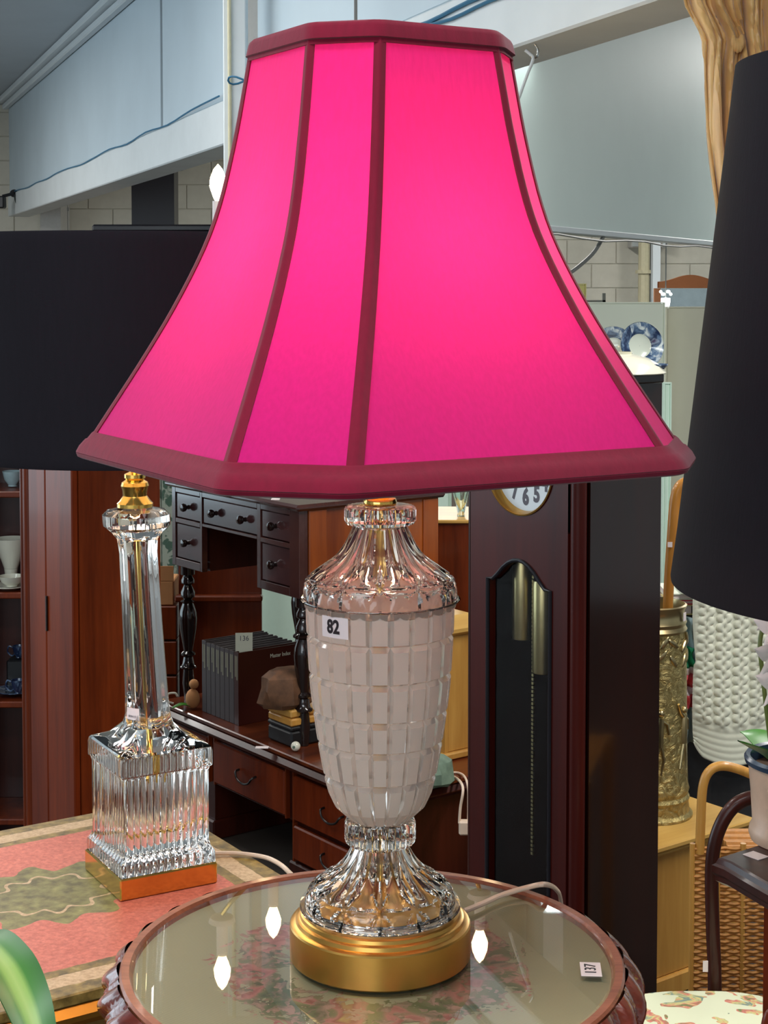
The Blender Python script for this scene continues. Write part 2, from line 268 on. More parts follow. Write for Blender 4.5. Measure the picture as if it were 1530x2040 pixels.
# ------------------------------------------------------------------ mesh builder
class MB:
    def __init__(s): s.v = []; s.f = []; s.mi = []; s.uv = None
    def add(s, vs, fs, mi=0):
        b = len(s.v); s.v += [tuple(p) for p in vs]; s.f += [tuple(b + i for i in f) for f in fs]; s.mi += [mi] * len(fs); return s
    def box(s, lo, hi, mi=0, bev=0.0):
        x0, y0, z0 = lo; x1, y1, z1 = hi
        if bev <= 0:
            return s.add([(x0, y0, z0), (x1, y0, z0), (x1, y1, z0), (x0, y1, z0), (x0, y0, z1), (x1, y0, z1), (x1, y1, z1), (x0, y1, z1)],
                         [(0, 3, 2, 1), (4, 5, 6, 7), (0, 1, 5, 4), (1, 2, 6, 5), (2, 3, 7, 6), (3, 0, 4, 7)], mi)
        b = min(bev, (x1 - x0) * .45, (y1 - y0) * .45, (z1 - z0) * .45); rings = []
        for z, k in ((z0, b), (z0 + b, 0), (z1 - b, 0), (z1, b)):
            rings.append([(x0 + k, y0 + b, z), (x0 + b, y0 + k, z), (x1 - b, y0 + k, z), (x1 - k, y0 + b, z), (x1 - k, y1 - b, z), (x1 - b, y1 - k, z), (x0 + b, y1 - k, z), (x0 + k, y1 - b, z)])
        return s.loft(rings, True, True, mi)
    def loft(s, rings, closed=True, caps=False, mi=0, wrap=False):
        n = len(rings[0]); vs = [p for r in rings for p in r]; fs = []; m = len(rings)
        for i in range(m if wrap else m - 1):
            for j in range(n if closed else n - 1):
                a = i * n + j; b = i * n + (j + 1) % n; i2 = (i + 1) % m
                fs.append((a, b, i2 * n + (j + 1) % n, i2 * n + j))
        if caps: fs.append(tuple(reversed(range(n)))); fs.append(tuple((m - 1) * n + j for j in range(n)))
        return s.add(vs, fs, mi)
    def lathe(s, prof, n=32, c=(0, 0, 0), fn=None, caps=True, mi=0):
        rings = []
        for (r, z) in prof:
            ring = []
            for j in range(n):
                a = 2 * math.pi * j / n; rr = fn(r, z, a) if fn else r
                ring.append((c[0] + rr * math.cos(a), c[1] + rr * math.sin(a), c[2] + z))
            rings.append(ring)
        return s.loft(rings, True, caps, mi)
    def tube(s, pts, r, n=8, mi=0, caps=True, closed=False):
        P = [Vector(p) for p in pts]; R = r if isinstance(r, (list, tuple)) else [r] * len(P); rings = []; up = None
        for i, p in enumerate(P):
            if closed: t = (P[(i + 1) % len(P)] - P[i - 1]).normalized()
            else: t = (P[min(i + 1, len(P) - 1)] - P[max(i - 1, 0)]).normalized()
            if up is None:
                up = Vector((0, 0, 1)) if abs(t.z) < 0.9 else Vector((1, 0, 0))
            x = t.cross(up).normalized(); y = x.cross(t).normalized(); up = y
            rings.append([tuple(p + (x * math.cos(2 * math.pi * k / n) + y * math.sin(2 * math.pi * k / n)) * R[i]) for k in range(n)])
        return s.loft(rings, True, caps and not closed, mi, wrap=closed)
    def prism(s, poly, z0, z1, mi=0):
        n = len(poly)
        return s.loft([[(x, y, z0) for x, y in poly], [(x, y, z1) for x, y in poly]], True, True, mi)
    def ball(s, c, r, n=12, m=8, sq=(1, 1, 1), mi=0):
        rings = [[(c[0] + r * sq[0] * math.sin(math.pi * i / m) * math.cos(2 * math.pi * j / n), c[1] + r * sq[1] * math.sin(math.pi * i / m) * math.sin(2 * math.pi * j / n),
                   c[2] - r * sq[2] * math.cos(math.pi * i / m)) for j in range(n)] for i in range(1, m)]
        b = len(s.v); s.loft(rings, True, False, mi); e = b + n * (m - 1)
        s.v += [(c[0], c[1], c[2] - r * sq[2]), (c[0], c[1], c[2] + r * sq[2])]
        for j in range(n):
            s.f += [(e, b + (j + 1) % n, b + j), (e + 1, b + (m - 2) * n + j, b + (m - 2) * n + (j + 1) % n)]; s.mi += [mi, mi]
        return s
    def xf(s, M):
        s.v = [tuple(M @ Vector(p)) for p in s.v]; return s
    def mesh(s, name, mats, smooth=True, ang=35):
        me = bpy.data.meshes.new(name); me.from_pydata(s.v, [], s.f)
        for m in (mats if isinstance(mats, (list, tuple)) else [mats]): me.materials.append(MATS[m])
        me.polygons.foreach_set('material_index', s.mi)
        if smooth:
            me.polygons.foreach_set('use_smooth', [True] * len(me.polygons)); me.update()
            me.set_sharp_from_angle(angle=math.radians(ang))
        me.update(); return me
    def build(s, name, mats, parent=None, smooth=True, ang=35, loc=None):
        return link(name, s.mesh(name, mats, smooth, ang), parent, loc)
def link(name, me, parent=None, loc=None):
    o = bpy.data.objects.new(name, me); COL.objects.link(o)
    if parent is not None: o.parent = parent
    if loc is not None: o.location = loc
    return o
def tag(o, label, cat, group=None):
    o['label'] = label; o['category'] = cat
    if group: o['group'] = group
    return o
def thing(name, label, cat, loc=(0, 0, 0), rz=0.0, group=None):
    o = bpy.data.objects.new(name, None); COL.objects.link(o); o.location = loc; o.rotation_euler = (0, 0, rz); o.empty_display_size = 0.05
    return tag(o, label, cat, group)
def struct(o): o['kind'] = 'structure'; return o
def copy_tree(o, parent=None):
    c = o.copy(); COL.objects.link(c); c.parent = parent
    for ch in list(o.children): copy_tree(ch, c)
    return c
def text_mesh(txt, size, depth=0.0003, font_scale_x=1.0, bold=0.0):
    cu = bpy.data.curves.new('t', 'FONT'); cu.body = txt; cu.size = size; cu.extrude = depth; cu.offset = bold; cu.align_x = 'CENTER'; cu.align_y = 'CENTER'; cu.resolution_u = 3
    o = bpy.data.objects.new('t', cu); COL.objects.link(o)
    me = bpy.data.meshes.new_from_object(o.evaluated_get(bpy.context.evaluated_depsgraph_get()))
    bpy.data.objects.remove(o); bpy.data.curves.remove(cu)
    for v in me.vertices: v.co.x *= font_scale_x
    me.materials.clear(); return me
def text_part(name, txt, size, M, mat, parent, sx=1.0, depth=0.0003, bold=0.0):
    me = text_mesh(txt, size, depth, sx, bold); me.transform(M); me.materials.append(MATS[mat]); return link(name, me, parent)
GRID = math.radians(37)                                   # the shop's furniture stands at this angle to the view
def lerp(a, b, t): return a + (b - a) * t
def interp(tab, x):
    for (x0, y0), (x1, y1) in zip(tab, tab[1:]):
        if x <= x1: return y0 + (y1 - y0) * (x - x0) / (x1 - x0)
    return tab[-1][1]
def smooth_path(pts, n=6):
    P = [Vector(p) for p in pts]; out = []
    for i in range(len(P) - 1):
        p0, p1, p2, p3 = P[max(i - 1, 0)], P[i], P[i + 1], P[min(i + 2, len(P) - 1)]
        for k in range(n):
            t = k / n
            out.append(0.5 * ((2 * p1) + (p2 - p0) * t + (2 * p0 - 5 * p1 + 4 * p2 - p3) * t * t + (3 * p1 - p0 - 3 * p2 + p3) * t ** 3))
    out.append(P[-1]); return out

# ------------------------------------------------------------------ the setting
CEIL = 3.25
def slab(name, lo, hi, mat, parent=None): return MB().box(lo, hi).build(name, mat, parent, smooth=False)
struct(slab('floor', (-6, -3, -0.1), (5.5, 14.6, 0.0), 'floor_concrete'))
struct(slab('ceiling', (-6, -0.6, CEIL), (5.5, 14.6, CEIL + 0.1), 'ceiling_grey'))
for nm, lo_, hi_ in (('wall_left', (-6.1, -0.6, 0), (-6.0, 3.2, CEIL)), ('wall_left_far', (-6.1, 8.0, 0), (-6.0, 14.6, CEIL)), ('wall_left_sill', (-6.1, 3.2, 0), (-6.0, 8.0, 0.12)), ('wall_left_head', (-6.1, 3.2, 2.75), (-6.0, 8.0, CEIL))):
    struct(slab(nm, lo_, hi_, 'paint_white'))
wn = struct(MB().box((-6.09, 3.2, 0.12), (-6.02, 8.0, 0.18)).build('window_1', 'paint_white', None, False))
MB().box((-6.09, 3.2, 2.69), (-6.02, 8.0, 2.75)).build('window_head', 'paint_white', wn, False)
for k in range(5): MB().box((-6.09, 3.2 + 1.185 * k, 0.18), (-6.02, 3.26 + 1.185 * k, 2.69)).build('mullion', 'paint_white', wn, False)
for k in range(4): MB().add([(-6.05, 3.26 + 1.185 * k, 0.18), (-6.05, 3.26 + 1.185 * k + 1.125, 0.18), (-6.05, 3.26 + 1.185 * k + 1.125, 2.69), (-6.05, 3.26 + 1.185 * k, 2.69)], [(0, 1, 2, 3)]).build('pane', 'flat_pane', wn, False)
struct(slab('wall_right', (5.5, -0.6, 0), (5.6, 14.6, CEIL), 'paint_white'))
wb = struct(slab('wall_back', (-6, 14.53, 0), (5.5, 14.65, CEIL), 'mortar'))
def blocks(x0, x1, z0, z1):
    bw, bh, g = 0.44, 0.215, 0.006
    me = MB().box((0, -0.012, 0), (bw - g, 0, bh - g), bev=0.004).mesh('block', 'block_paint', smooth=False)
    half = MB().box((0, -0.012, 0), (bw / 2 - g, 0, bh - g), bev=0.004).mesh('block', 'block_paint', smooth=False)
    r = 0; z = z0
    while z < z1:
        x = x0
        if r % 2: link('block', half, wb, (x, 14.53, z)); x += bw / 2
        while x < x1: link('block', me, wb, (x, 14.53, z)); x += bw
        z += bh; r += 1
blocks(-3.96, -1.2, 1.90, 3.2); blocks(1.2, 3.2, 0.55, 2.5)
for nm, lo, hi in (('trim_1', (-1.2, 14.51, 0), (1.2, 14.53, CEIL)), ('trim_2', (-6, 14.51, 0), (-3.96, 14.53, CEIL)), ('trim_3', (3.2, 14.51, 0), (5.5, 14.53, CEIL)),
                   ('trim_4', (-3.96, 14.51, 0), (-1.2, 14.53, 1.9)), ('trim_5', (1.2, 14.51, 0), (3.2, 14.53, 0.55)), ('trim_6', (1.2, 14.51, 2.52), (3.2, 14.53, CEIL))):
    struct(slab(nm, lo, hi, 'block_paint'))

# the long bulkhead over the aisle: beam, boards above it, wire, conduit
ZB = W(1010, 102, 4.1).z
A = W(1010, 102, 4.1); B2 = WZ(30, 428, ZB)
bd = Vector((B2.x - A.x, B2.y - A.y, 0)).normalized(); BM = Matrix.Translation((A.x, A.y, 0)) @ Matrix.Rotation(math.atan2(bd.y, bd.x), 4, 'Z')
def on_bulk(px):                                   # distance along the bulkhead that shows at this column
    k = (px - 765) / F; return (k * A.y - A.x) / (bd.x - k * bd.y)
BL = (B2 - A).length + 0.4
bulk = struct(MB().box((-1.4, -0.16, ZB + 0.19), (BL, -0.04, CEIL)).xf(BM).build('wall_bulkhead', 'black_paint', smooth=False))
s0, s1 = on_bulk(323), on_bulk(452)
for a, b in ((-1.4, s1 - 0.02), (s1 + 0.0, s0 - 0.03), (s0 + 0.03, BL)):
    MB().box((a, -0.04, ZB + 0.19), (b, -0.005, CEIL - 0.02), bev=0.003).xf(BM).build('board', 'bulkhead_blue', bulk, smooth=False)
struct(MB().box((-1.4, -0.17, ZB), (BL, 0.01, ZB + 0.185), bev=0.006).xf(BM).build('trim_beam', 'beam_white', smooth=False))
cn = struct(MB().box((s1 + 0.4, 0.0, CEIL - 0.10), (BL, 0.05, CEIL - 0.055), bev=0.008).box((s1 + 0.4, 0.0, CEIL - 0.05), (BL, 0.09, CEIL - 0.004), bev=0.008).xf(BM).build('trim_cornice', 'paint_white', smooth=False))
def bulk_wire(name, sa, sb, za, zb, sag, mat, label, r=0.004, n=14, wob=0.006):
    random.seed(int(sa * 100)); pts = []
    for i in range(n + 1):
        t = i / n; pts.append(BM @ Vector((lerp(sa, sb, t), 0.016, lerp(za, zb, t) - sag * 4 * t * (1 - t) + random.uniform(-wob, wob))))
    return tag(MB().tube(smooth_path(pts, 3), r, 6).build(name, mat), label, 'wire')
bulk_wire('blue_wire', s1 + 0.05, BL - 0.3, ZB + 0.20, ZB + 0.19, 0.02, 'wire_blue', 'blue wire running along the white beam left of the post', wob=0.012)
bulk_wire('blue_wire', -1.2, s1 - 0.1, ZB + 0.16, ZB + 0.21, 0.03, 'wire_blue', 'thick blue wire crossing the beam above the pink lampshade', 0.006)
bulk_wire('blue_wire', -1.2, s1 - 0.5, ZB + 0.12, ZB + 0.20, 0.02, 'wire_blue', 'lower blue wire looping along the beam right of the lampshade top', 0.005)
# posts
pp = W(470, 200, 6.15)
post = struct(MB().box((-0.043, -0.05, 0), (0.043, 0.05, CEIL), bev=0.004).build('trim_post', 'beam_white', smooth=False, loc=(pp.x - 0.0, pp.y, 0)))
tag(MB().tube([(0, 0, 0), (0, 0, CEIL)], 0.007, 8).build('conduit_pipe', 'pipe_cream', loc=(pp.x - 0.018, pp.y - 0.058, 0)), 'thin cream conduit pipe up the front of the white post', 'pipe')
struct(MB().box((-0.05, -0.05, 0), (0.05, 0.05, CEIL), bev=0.004).build('trim_post_grey', 'post_grey', smooth=False, loc=(W(514, 200, 6.4).x, 6.4, 0)))
lp = W(484, 160, 6.05)
tag(MB().tube([(lp.x + 0.055 * math.cos(a), lp.y + 0.03 * math.sin(a), lp.z + 0.012 * math.sin(a * 2)) for a in [k * math.pi / 8 for k in range(16)]], 0.004, 6, closed=True).build('wire_loop', 'wire_blue'), 'small loop of blue wire tied round the white post', 'wire')
# second bulkhead, pale green board, right
GA = W(1090, 455, 6.0); GB = WZ(1410, 484, GA.z); gd = Vector((GB.x - GA.x, GB.y - GA.y, 0)).normalized()
GM = Matrix.Translation((GA.x, GA.y, 0)) @ Matrix.Rotation(math.atan2(gd.y, gd.x), 4, 'Z')
struct(MB().box((-1.15, 0, GA.z), (6.0, 0.06, CEIL)).xf(GM).build('wall_bulkhead_right', 'bulkhead_green', smooth=False))
struct(MB().box((-1.15, -0.008, GA.z - 0.012), (6.0, 0.07, GA.z + 0.012), bev=0.003).xf(GM).build('trim_bulkhead_edge', 'paint_white', smooth=False))
random.seed(3)
tag(MB().tube([GM @ Vector((-0.2 + k * 0.28, -0.012, GA.z - 0.026 + 0.007 * math.sin(k * 1.7))) for k in range(12)], 0.0045, 6).build('grey_cable', 'wire_grey'), 'grey cable clipped under the edge of the pale green board', 'cable')
# far columns, pipes
c0, c1 = W(262, 400, 12.5), W(347, 400, 12.5)
struct(slab('trim_black_column', (c0.x, 12.5, 0), (c1.x, 12.75, CEIL), 'black_paint'))
c0, c1 = W(80, 430, 14.0), W(121, 430, 14.0)
struct(slab('trim_grey_column', (c0.x, 14.0, 0), (c1.x, 14.4, CEIL), 'post_grey'))
def pipe(name, px, Y, r, mat, label, z0=0.0, z1=CEIL):
    x = W(px, 500, Y).x; t = thing(name, label, 'pipe', (x, Y, 0))
    MB().tube([(0, 0, z0), (0, 0, z1)], r, 10).build('tube', mat, t)
    zz = 1.75; me = MB().lathe([(r, 0), (r * 1.5, 0), (r * 1.5, 0.03), (r, 0.03)], 10).mesh('clamp', mat)
    while zz < z1 - 0.3: link('clamp', me, t, (0, 0, zz)); zz += 0.55
    return t
pipe('wall_pipe', 132, 14.3, 0.018, 'wire_grey', 'thin grey pipe clamped to the cream block wall at far left')
pipe('wall_pipe', 1283, 14.2, 0.05, 'pipe_cream', 'fat cream downpipe on the block wall right of the pink lampshade')
pipe('wall_pipe', 1297, 14.25, 0.028, 'wire_grey', 'thin grey pipe beside the fat cream downpipe on the block wall')
c0, c1 = W(1301, 500, 13.4), W(1316, 500, 13.4)
struct(slab('trim_white_pillar', (c0.x, 13.4, 0), (c1.x, 13.5, GA.z + 0.6), 'paint_white'))
for k, (a, b, lab) in enumerate(((1257, 1279, 'pale junction box left of the cream downpipe'), (1317, 1331, 'pale junction box right of the white pillar'))):
    p0, p1 = W(a, 494, 14.31), W(b, 468, 14.31); t = thing('junction_box', lab, 'box', (p0.x, 14.31, p0.z))
    MB().box((0, 0, 0), (p1.x - p0.x, 0.2, p1.z - p0.z), bev=0.01).build('body', 'post_grey', t); MB().box((0.012, -0.008, 0.012), (p1.x - p0.x - 0.012, 0, p1.z - p0.z - 0.012), bev=0.003).build('lid', 'paint_white', t)
tag(MB().tube(smooth_path([W(1205, 466, 6.62), W(1185, 500, 6.55), W(1160, 525, 6.5), W(1128, 548, 6.4), W(1095, 558, 6.35), W(1060, 520, 6.2), W(1040, 456, 5.9)]), 0.008, 8).build('sagging_cable', 'wire_grey'), 'thick grey cable sagging below the pale green board', 'cable')
t = thing('wall_bracket', 'thin dark steel bracket over the cream board behind the clock', 'bracket', W(1206, 604, 8.2))
m_ = mpx(600, 8.2); MB().box((-70 * m_, -0.01, 0), (0, 0.01, 6 * m_)).build('arm', 'wire_grey', t, False); MB().box((-6 * m_, -0.01, 0), (0, 0.01, 20 * m_)).build('upright', 'wire_grey', t, False)

# hook and hanger below the beam, security camera, S-hook
hp = W(1064, 62, 3.98); mh = mpx(100, 3.98)
t = thing('ceiling_hook', 'grey wire hook under the beam right of the pink lampshade', 'hook', hp)
MB().tube(smooth_path([(0, 0, 0.03), (0, 0, -20 * mh), (3 * mh, 0, -28 * mh), (8 * mh, 0, -38 * mh), (6 * mh, 0, -50 * mh), (-3 * mh, 0, -52 * mh), (-9 * mh, 0, -44 * mh)]), 2.2 * mh, 8).build('wire', 'steel', t)
tag(MB().tube(smooth_path([W(1046, 100, 3.98), W(1056, 108, 3.98), W(1062, 118, 3.98), W(1050, 150, 3.99), W(1032, 200, 4.0), W(1022, 232, 4.0)]), [3.2 * mh] * 31, 8).build('hanging_strap', 'paint_white'), 'white plastic strap hanging slantwise from the grey hook', 'strap')
hk = W(357, 330, 11.0); mh = mpx(330, 11)
tag(MB().tube(smooth_path([hk + Vector((q[0] * mh, 0, q[1] * mh)) for q in ((2, 26), (0, 14), (-6, 4), (-4, -6), (4, -9), (12, -4), (14, 2))]), 1.6 * mh, 8).build('meat_hook', 'dark_iron'), 'bent grey wire hook beside the black column', 'hook')
sc_ = on_bulk(36); cp = BM @ Vector((sc_, 0.02, ZB + 0.17)); ms = mpx(390, cp.y)
t = thing('security_camera', 'small black security camera on the white beam at far left', 'camera', cp)
MB().lathe([(8 * ms, 0), (8 * ms, 3 * ms)], 12).xf(Matrix.Rotation(math.radians(70), 4, 'X')).build('mount', 'plastic_black', t)
MB().tube([(0, -0.02, 0), (-12 * ms, -0.05, -4 * ms), (-20 * ms, -0.06, -6 * ms)], 3.2 * ms, 8).build('arm', 'plastic_black', t)
MB().box((-44 * ms, -0.12, -30 * ms), (-14 * ms, -0.02, -6 * ms), bev=0.01).build('body', 'plastic_black', t)
MB().tube(smooth_path([(2 * ms, -0.02, -2 * ms), (6 * ms, -0.02, -20 * ms), (24 * ms, -0.02, -36 * ms), (46 * ms, 0, -36 * ms)]), 1.5 * ms, 6).build('cable', 'wire_dark', t)
tt = W(1110, 51, 5.2); t = thing('tube_light', 'small bright white fluorescent light end below the beam', 'light', tt)
MB().box((-0.022, 0, -0.012), (0.03, 0.6, 0.012), bev=0.005).build('diffuser', 'tube_glow', t); MB().box((-0.03, -0.01, 0.012), (0.035, 0.62, CEIL - tt.z)).build('housing', 'paint_white', t, False)

# ------------------------------------------------------------------ round needlework table
TC = Vector((-0.0104, 1.4311, 0)); TZ = EYE - 0.606; RG = 0.2161
t = thing('round_table', 'round table with glass over floral needlework and a carved gadrooned rim', 'table', (TC.x, TC.y, 0))
MB().lathe([(RG - 0.002, TZ - 0.006), (0.0005, TZ - 0.006)], 96, caps=False).build('needlework_panel', 'needlework', t)
MB().lathe([(RG - 0.001, TZ - 0.0025), (RG - 0.003, TZ - 0.001), (0.0005, TZ - 0.001)], 128, caps=False).build('glass_top', 'table_pane', t)
MB().lathe([(RG - 0.003, TZ - 0.007), (RG, TZ - 0.001), (RG + 0.0008, TZ + 0.001), (RG + 0.0075, TZ + 0.0012), (RG + 0.0095, TZ - 0.001), (RG + 0.0095, TZ - 0.012)], 128, caps=False).build('wooden_ring', 'table_ring', t)
def gad(u):
    u -= math.floor(u)
    return math.sqrt(max(0, math.sin(math.pi * u / 0.74))) if u < 0.74 else 0.55 * math.sqrt(max(0, math.sin(math.pi * (u - 0.74) / 0.26)))
rings = []; NR = 30 * 14
for i in range(13):
    ph = i / 12; base = RG + 0.0085 + 0.010 * math.sin(math.pi * min(1, ph * 0.95)); z = TZ - 0.0005 - 0.046 * ph
    amp = 0.0105 * math.sin(math.pi * (0.12 + 0.8 * ph)); ring = []
    for j in range(NR):
        a = 2 * math.pi * j / NR; r = base + amp * gad(30 * a / (2 * math.pi) + ph * 0.9)
        ring.append((r * math.cos(a), r * math.sin(a), z - 0.004 * (1 - gad(30 * a / (2 * math.pi) + ph * 0.9)) * (1 - ph)))
    rings.append(ring)
MB().loft(rings).build('carved_rim', 'carved_rim', t, ang=50)
MB().lathe([(0.205, TZ - 0.012), (0.226, TZ - 0.046), (0.20, TZ - 0.05), (0.0005, TZ - 0.05)], 64, caps=False).build('underside', 'walnut_dark', t)
MB().lathe([(0.05, TZ - 0.05), (0.03, TZ - 0.10), (0.022, TZ - 0.2), (0.035, TZ - 0.32), (0.02, TZ - 0.42), (0.03, 0.30), (0.045, 0.22), (0.03, 0.14), (0.02, 0.13)], 24).build('pedestal', 'mahogany', t)
for k in range(3):
    a = math.radians(90 + 120 * k); d = Vector((math.cos(a), math.sin(a), 0))
    MB().tube(smooth_path([d * 0.02 + Vector((0, 0, 0.22)), d * 0.10 + Vector((0, 0, 0.20)), d * 0.18 + Vector((0, 0, 0.09)), d * 0.24 + Vector((0, 0, 0.022))]), 0.02, 10).build('leg', 'mahogany', t)
st = WZ(1177, 1930, TZ); q = TC
lab = MB().box((-0.0092, -0.0145, 0), (0.0092, 0.0145, 0.0006), bev=0.0002).build('price_label', 'paper_white', t, False, loc=(st.x - q.x, st.y - q.y, TZ - 0.0008)); lab.rotation_euler = (0, 0, math.radians(-4))
text_part('number', '137', 0.0145, Matrix.Translation((0, 0, 0.0007)) @ Matrix.Rotation(math.radians(90), 4, 'Z'), 'ink', lab, 0.95)

# ------------------------------------------------------------------ the pink-shaded crystal lamp
D = 1.4398; LX = -0.0035
lamp = thing('table_lamp', 'lit crystal urn table lamp with a magenta bell shade on the round table', 'lamp', (LX, D, TZ))
def pr_(hw, py): return (hw * mpx(py, D), zat(py, D) - TZ)
# brass base
m = MB(); m.lathe([(0.0005, 0), (0.0805, 0), (0.0818, 0.0015), (0.0818, 0.030), (0.0808, 0.0315), (0.0785, 0.0325), (0.0765, 0.0330), (0.0758, 0.0365), (0.0740, 0.0375), (0.0728, 0.0378), (0.0722, 0.0408), (0.0705, 0.0420), (0.0675, 0.0422), (0.0005, 0.0422)], 96, caps=False)
m.build('brass_base', 'satin_brass', lamp, ang=25)
# cut crystal foot and lid share this star-and-flute cutting
def star(a, z, zc, R, n, size):
    k = a / (2 * math.pi) * n; s = (k - round(k)) / n * 2 * math.pi * R; q = z - zc; d = 0.0
    for ang in (0, 45, 90, 135):
        c_, s_ = math.cos(math.radians(ang)), math.sin(math.radians(ang)); al = s * c_ + q * s_; pe = abs(-s * s_ + q * c_)
        ln = size * (1.0 if ang % 90 == 0 else 0.8)
        if abs(al) < ln: d = max(d, 1 - pe / (0.0042 * (1 - abs(al) / ln) + 0.0006))
    return max(0.0, d)
def prof_fine(P, n):
    L = [Vector((r, z, 0)) for r, z in P]; S = smooth_path(L, n); return [(max(0.0005, p.x), p.y) for p in S]
foot = [(0.066, 0.0424), (0.0672, 0.047)] + [pr_(*q) for q in ((149, 1803), (147, 1778), (132, 1757), (104, 1740), (84, 1724), (71, 1708), (62, 1693), (56, 1680))]
def foot_fn(r, z, a):
    fl = 0.055 * (1 - abs(math.cos(12 * a))) if r < 0.055 else 0.055 * (1 - abs(math.cos(12 * a))) * max(0, (0.066 - r) / 0.011)
    return r * (1 - fl) - 0.0030 * star(a, z, 0.062, 0.066, 12, 0.019)
def shell(P, fn, th, name, n=288):
    rings = []
    for r, z in P: rings.append([(fn(r, z, 2 * math.pi * k / n) * math.cos(2 * math.pi * k / n), fn(r, z, 2 * math.pi * k / n) * math.sin(2 * math.pi * k / n), z) for k in range(n)])
    for i in range(len(P) - 1, -1, -1):                  # inner wall, smooth
        a_, b_ = P[max(i - 1, 0)], P[min(i + 1, len(P) - 1)]; tr, tz = b_[0] - a_[0], b_[1] - a_[1]; L = math.hypot(tr, tz) or 1
        r = max(0.008, P[i][0] - th * tz / L); z = P[i][1] + th * tr / L; z = min(max(z, P[0][1]), P[-1][1])
        rings.append([(r * math.cos(2 * math.pi * k / n), r * math.sin(2 * math.pi * k / n), z) for k in range(n)])
    MB().loft(rings, True, False, 0, wrap=True).build(name, 'clear_crystal', lamp, ang=20)
shell(prof_fine(foot, 6), foot_fn, 0.0052, 'crystal_foot')
zc0 = foot[-1][1]
MB().tube([(0, 0, 0.0425), (0, 0, 0.43)], 0.0055, 12).build('brass_rod', 'brass', lamp)
def collar(z0, z1, R, name):
    P = [(0.0065, z0 + 0.0005), (R * 0.80, z0), (R * 0.95, z0 + 0.0012), (R, z0 + 0.004), (R, z1 - 0.004), (R * 0.96, z1 - 0.001), (R * 0.78, z1), (0.0065, z1 - 0.0005), (0.0065, z0 + 0.0005)]
    MB().lathe(P, 192, fn=lambda r, z, a: r - (0.0022 * (1 - abs(math.cos(16 * a))) if r > R * 0.9 else 0), caps=False).build(name, 'clear_crystal', lamp, ang=20)
R1, z1a = pr_(71, 1628); collar(zc0 + 0.0006, z1a, R1, 'crystal_collar')
# frosted urn with cut panels
SEAM_PX = [(1222, .066), (1292, .064), (1369, .0615), (1444.5, .057), (1505, .053), (1570, .047), (1622, .034)]
seams = [zat(py, D - r) - TZ for py, r in SEAM_PX]
sil = [pr_(*q) for q in ((148, 1222), (144, 1300), (139, 1370), (129, 1445), (118, 1510), (104, 1572), (84, 1610), (63, 1626))]
tab = sorted((z, r) for r, z in sil); tab = [(tab[0][0] - 0.002, tab[0][1])] + tab + [(0.36, tab[-1][1])]
cur = smooth_path([Vector((z, r, 0)) for z, r in tab], 8); RT = [(p.x, p.y) for p in cur]
m = MB(); NC = 22; zs = [z1a + 0.0006 if k == 0 else z for k, z in enumerate(reversed(seams))]; zs[-1] = seams[0]
def vp(th, z, off): r = interp(RT, z) + off; return (r * math.cos(th), r * math.sin(th), z)
for ri in range(len(zs) - 1):
    za, zb_ = zs[ri], zs[ri + 1]; hgt = zb_ - za; dz = min(0.0042, hgt * 0.16)
    for ci in range(NC):
        t0, t1 = 2 * math.pi * ci / NC, 2 * math.pi * (ci + 1) / NC; dt = (t1 - t0) * 0.145; dep = -0.0034
        zt = zb_ - dz if ri < len(zs) - 2 else zb_ - 0.001
        zl = za + dz * 0.5 if ri else za
        inner = []; nu, nv = 3, 4
        for v in range(nv):
            for u in range(nu): inner.append(vp(lerp(t0 + dt, t1 - dt, u / (nu - 1)), lerp(zl, zt, v / (nv - 1)), 0.0))
        fs = [(v * nu + u, v * nu + u + 1, (v + 1) * nu + u + 1, (v + 1) * nu + u) for v in range(nv - 1) for u in range(nu - 1)]
        m.add(inner, fs, 0)
        L = [vp(t0, lerp(za, zb_, v / (nv - 1)), dep) for v in range(nv)]; R = [vp(t1, lerp(za, zb_, v / (nv - 1)), dep) for v in range(nv)]
        li = [inner[v * nu] for v in range(nv)]; rg = [inner[v * nu + nu - 1] for v in range(nv)]
        for A1, B1 in ((L, li), (rg, R)):
            m.add(A1 + B1, [(v, nv + v, nv + v + 1, v + 1) for v in range(nv - 1)], 1)
        bo = [vp(lerp(t0, t1, u / (nu - 1)), za, dep) for u in range(nu)]; to = [vp(lerp(t0, t1, u / (nu - 1)), zb_, dep) for u in range(nu)]
        m.add(bo + inner[:nu], [(u, u + 1, nu + u + 1, nu + u) for u in range(nu - 1)], 1)
        m.add(inner[-nu:] + to, [(u, u + 1, nu + u + 1, nu + u) for u in range(nu - 1)], 1)
m.build('frosted_urn', ['frosted_crystal', 'cut_crystal'], lamp, ang=12)
# clear lid
lid = [(0.0655, seams[0] + 0.0002)] + [pr_(*q) for q in ((150, 1207), (153, 1190), (152, 1160), (146, 1149), (121, 1130), (93, 1110), (76, 1090), (65, 1070), (54, 1046))]
def lid_fn(r, z, a):
    fl = 0.05 * (1 - abs(math.cos(12 * a))) if r < 0.055 else 0.05 * (1 - abs(math.cos(12 * a))) * max(0, (0.064 - r) / 0.009)
    return r * (1 - fl) - 0.0030 * star(a, z, lid[4][1] - 0.0005, 0.063, 12, 0.018) - (0.0018 * abs(abs((a / (2 * math.pi) * 24) % 1 - 0.5) * 2 - (z - lid[1][1]) / (lid[3][1] - lid[1][1])) if lid[1][1] < z < lid[3][1] else 0)
shell(prof_fine(lid, 6), lid_fn, 0.0052, 'crystal_lid')
MB().lathe([(0.0625, seams[0] - 0.0005), (0.0058, seams[0] - 0.0005)], 64, caps=False).build('urn_cover', 'frosted_crystal', lamp)
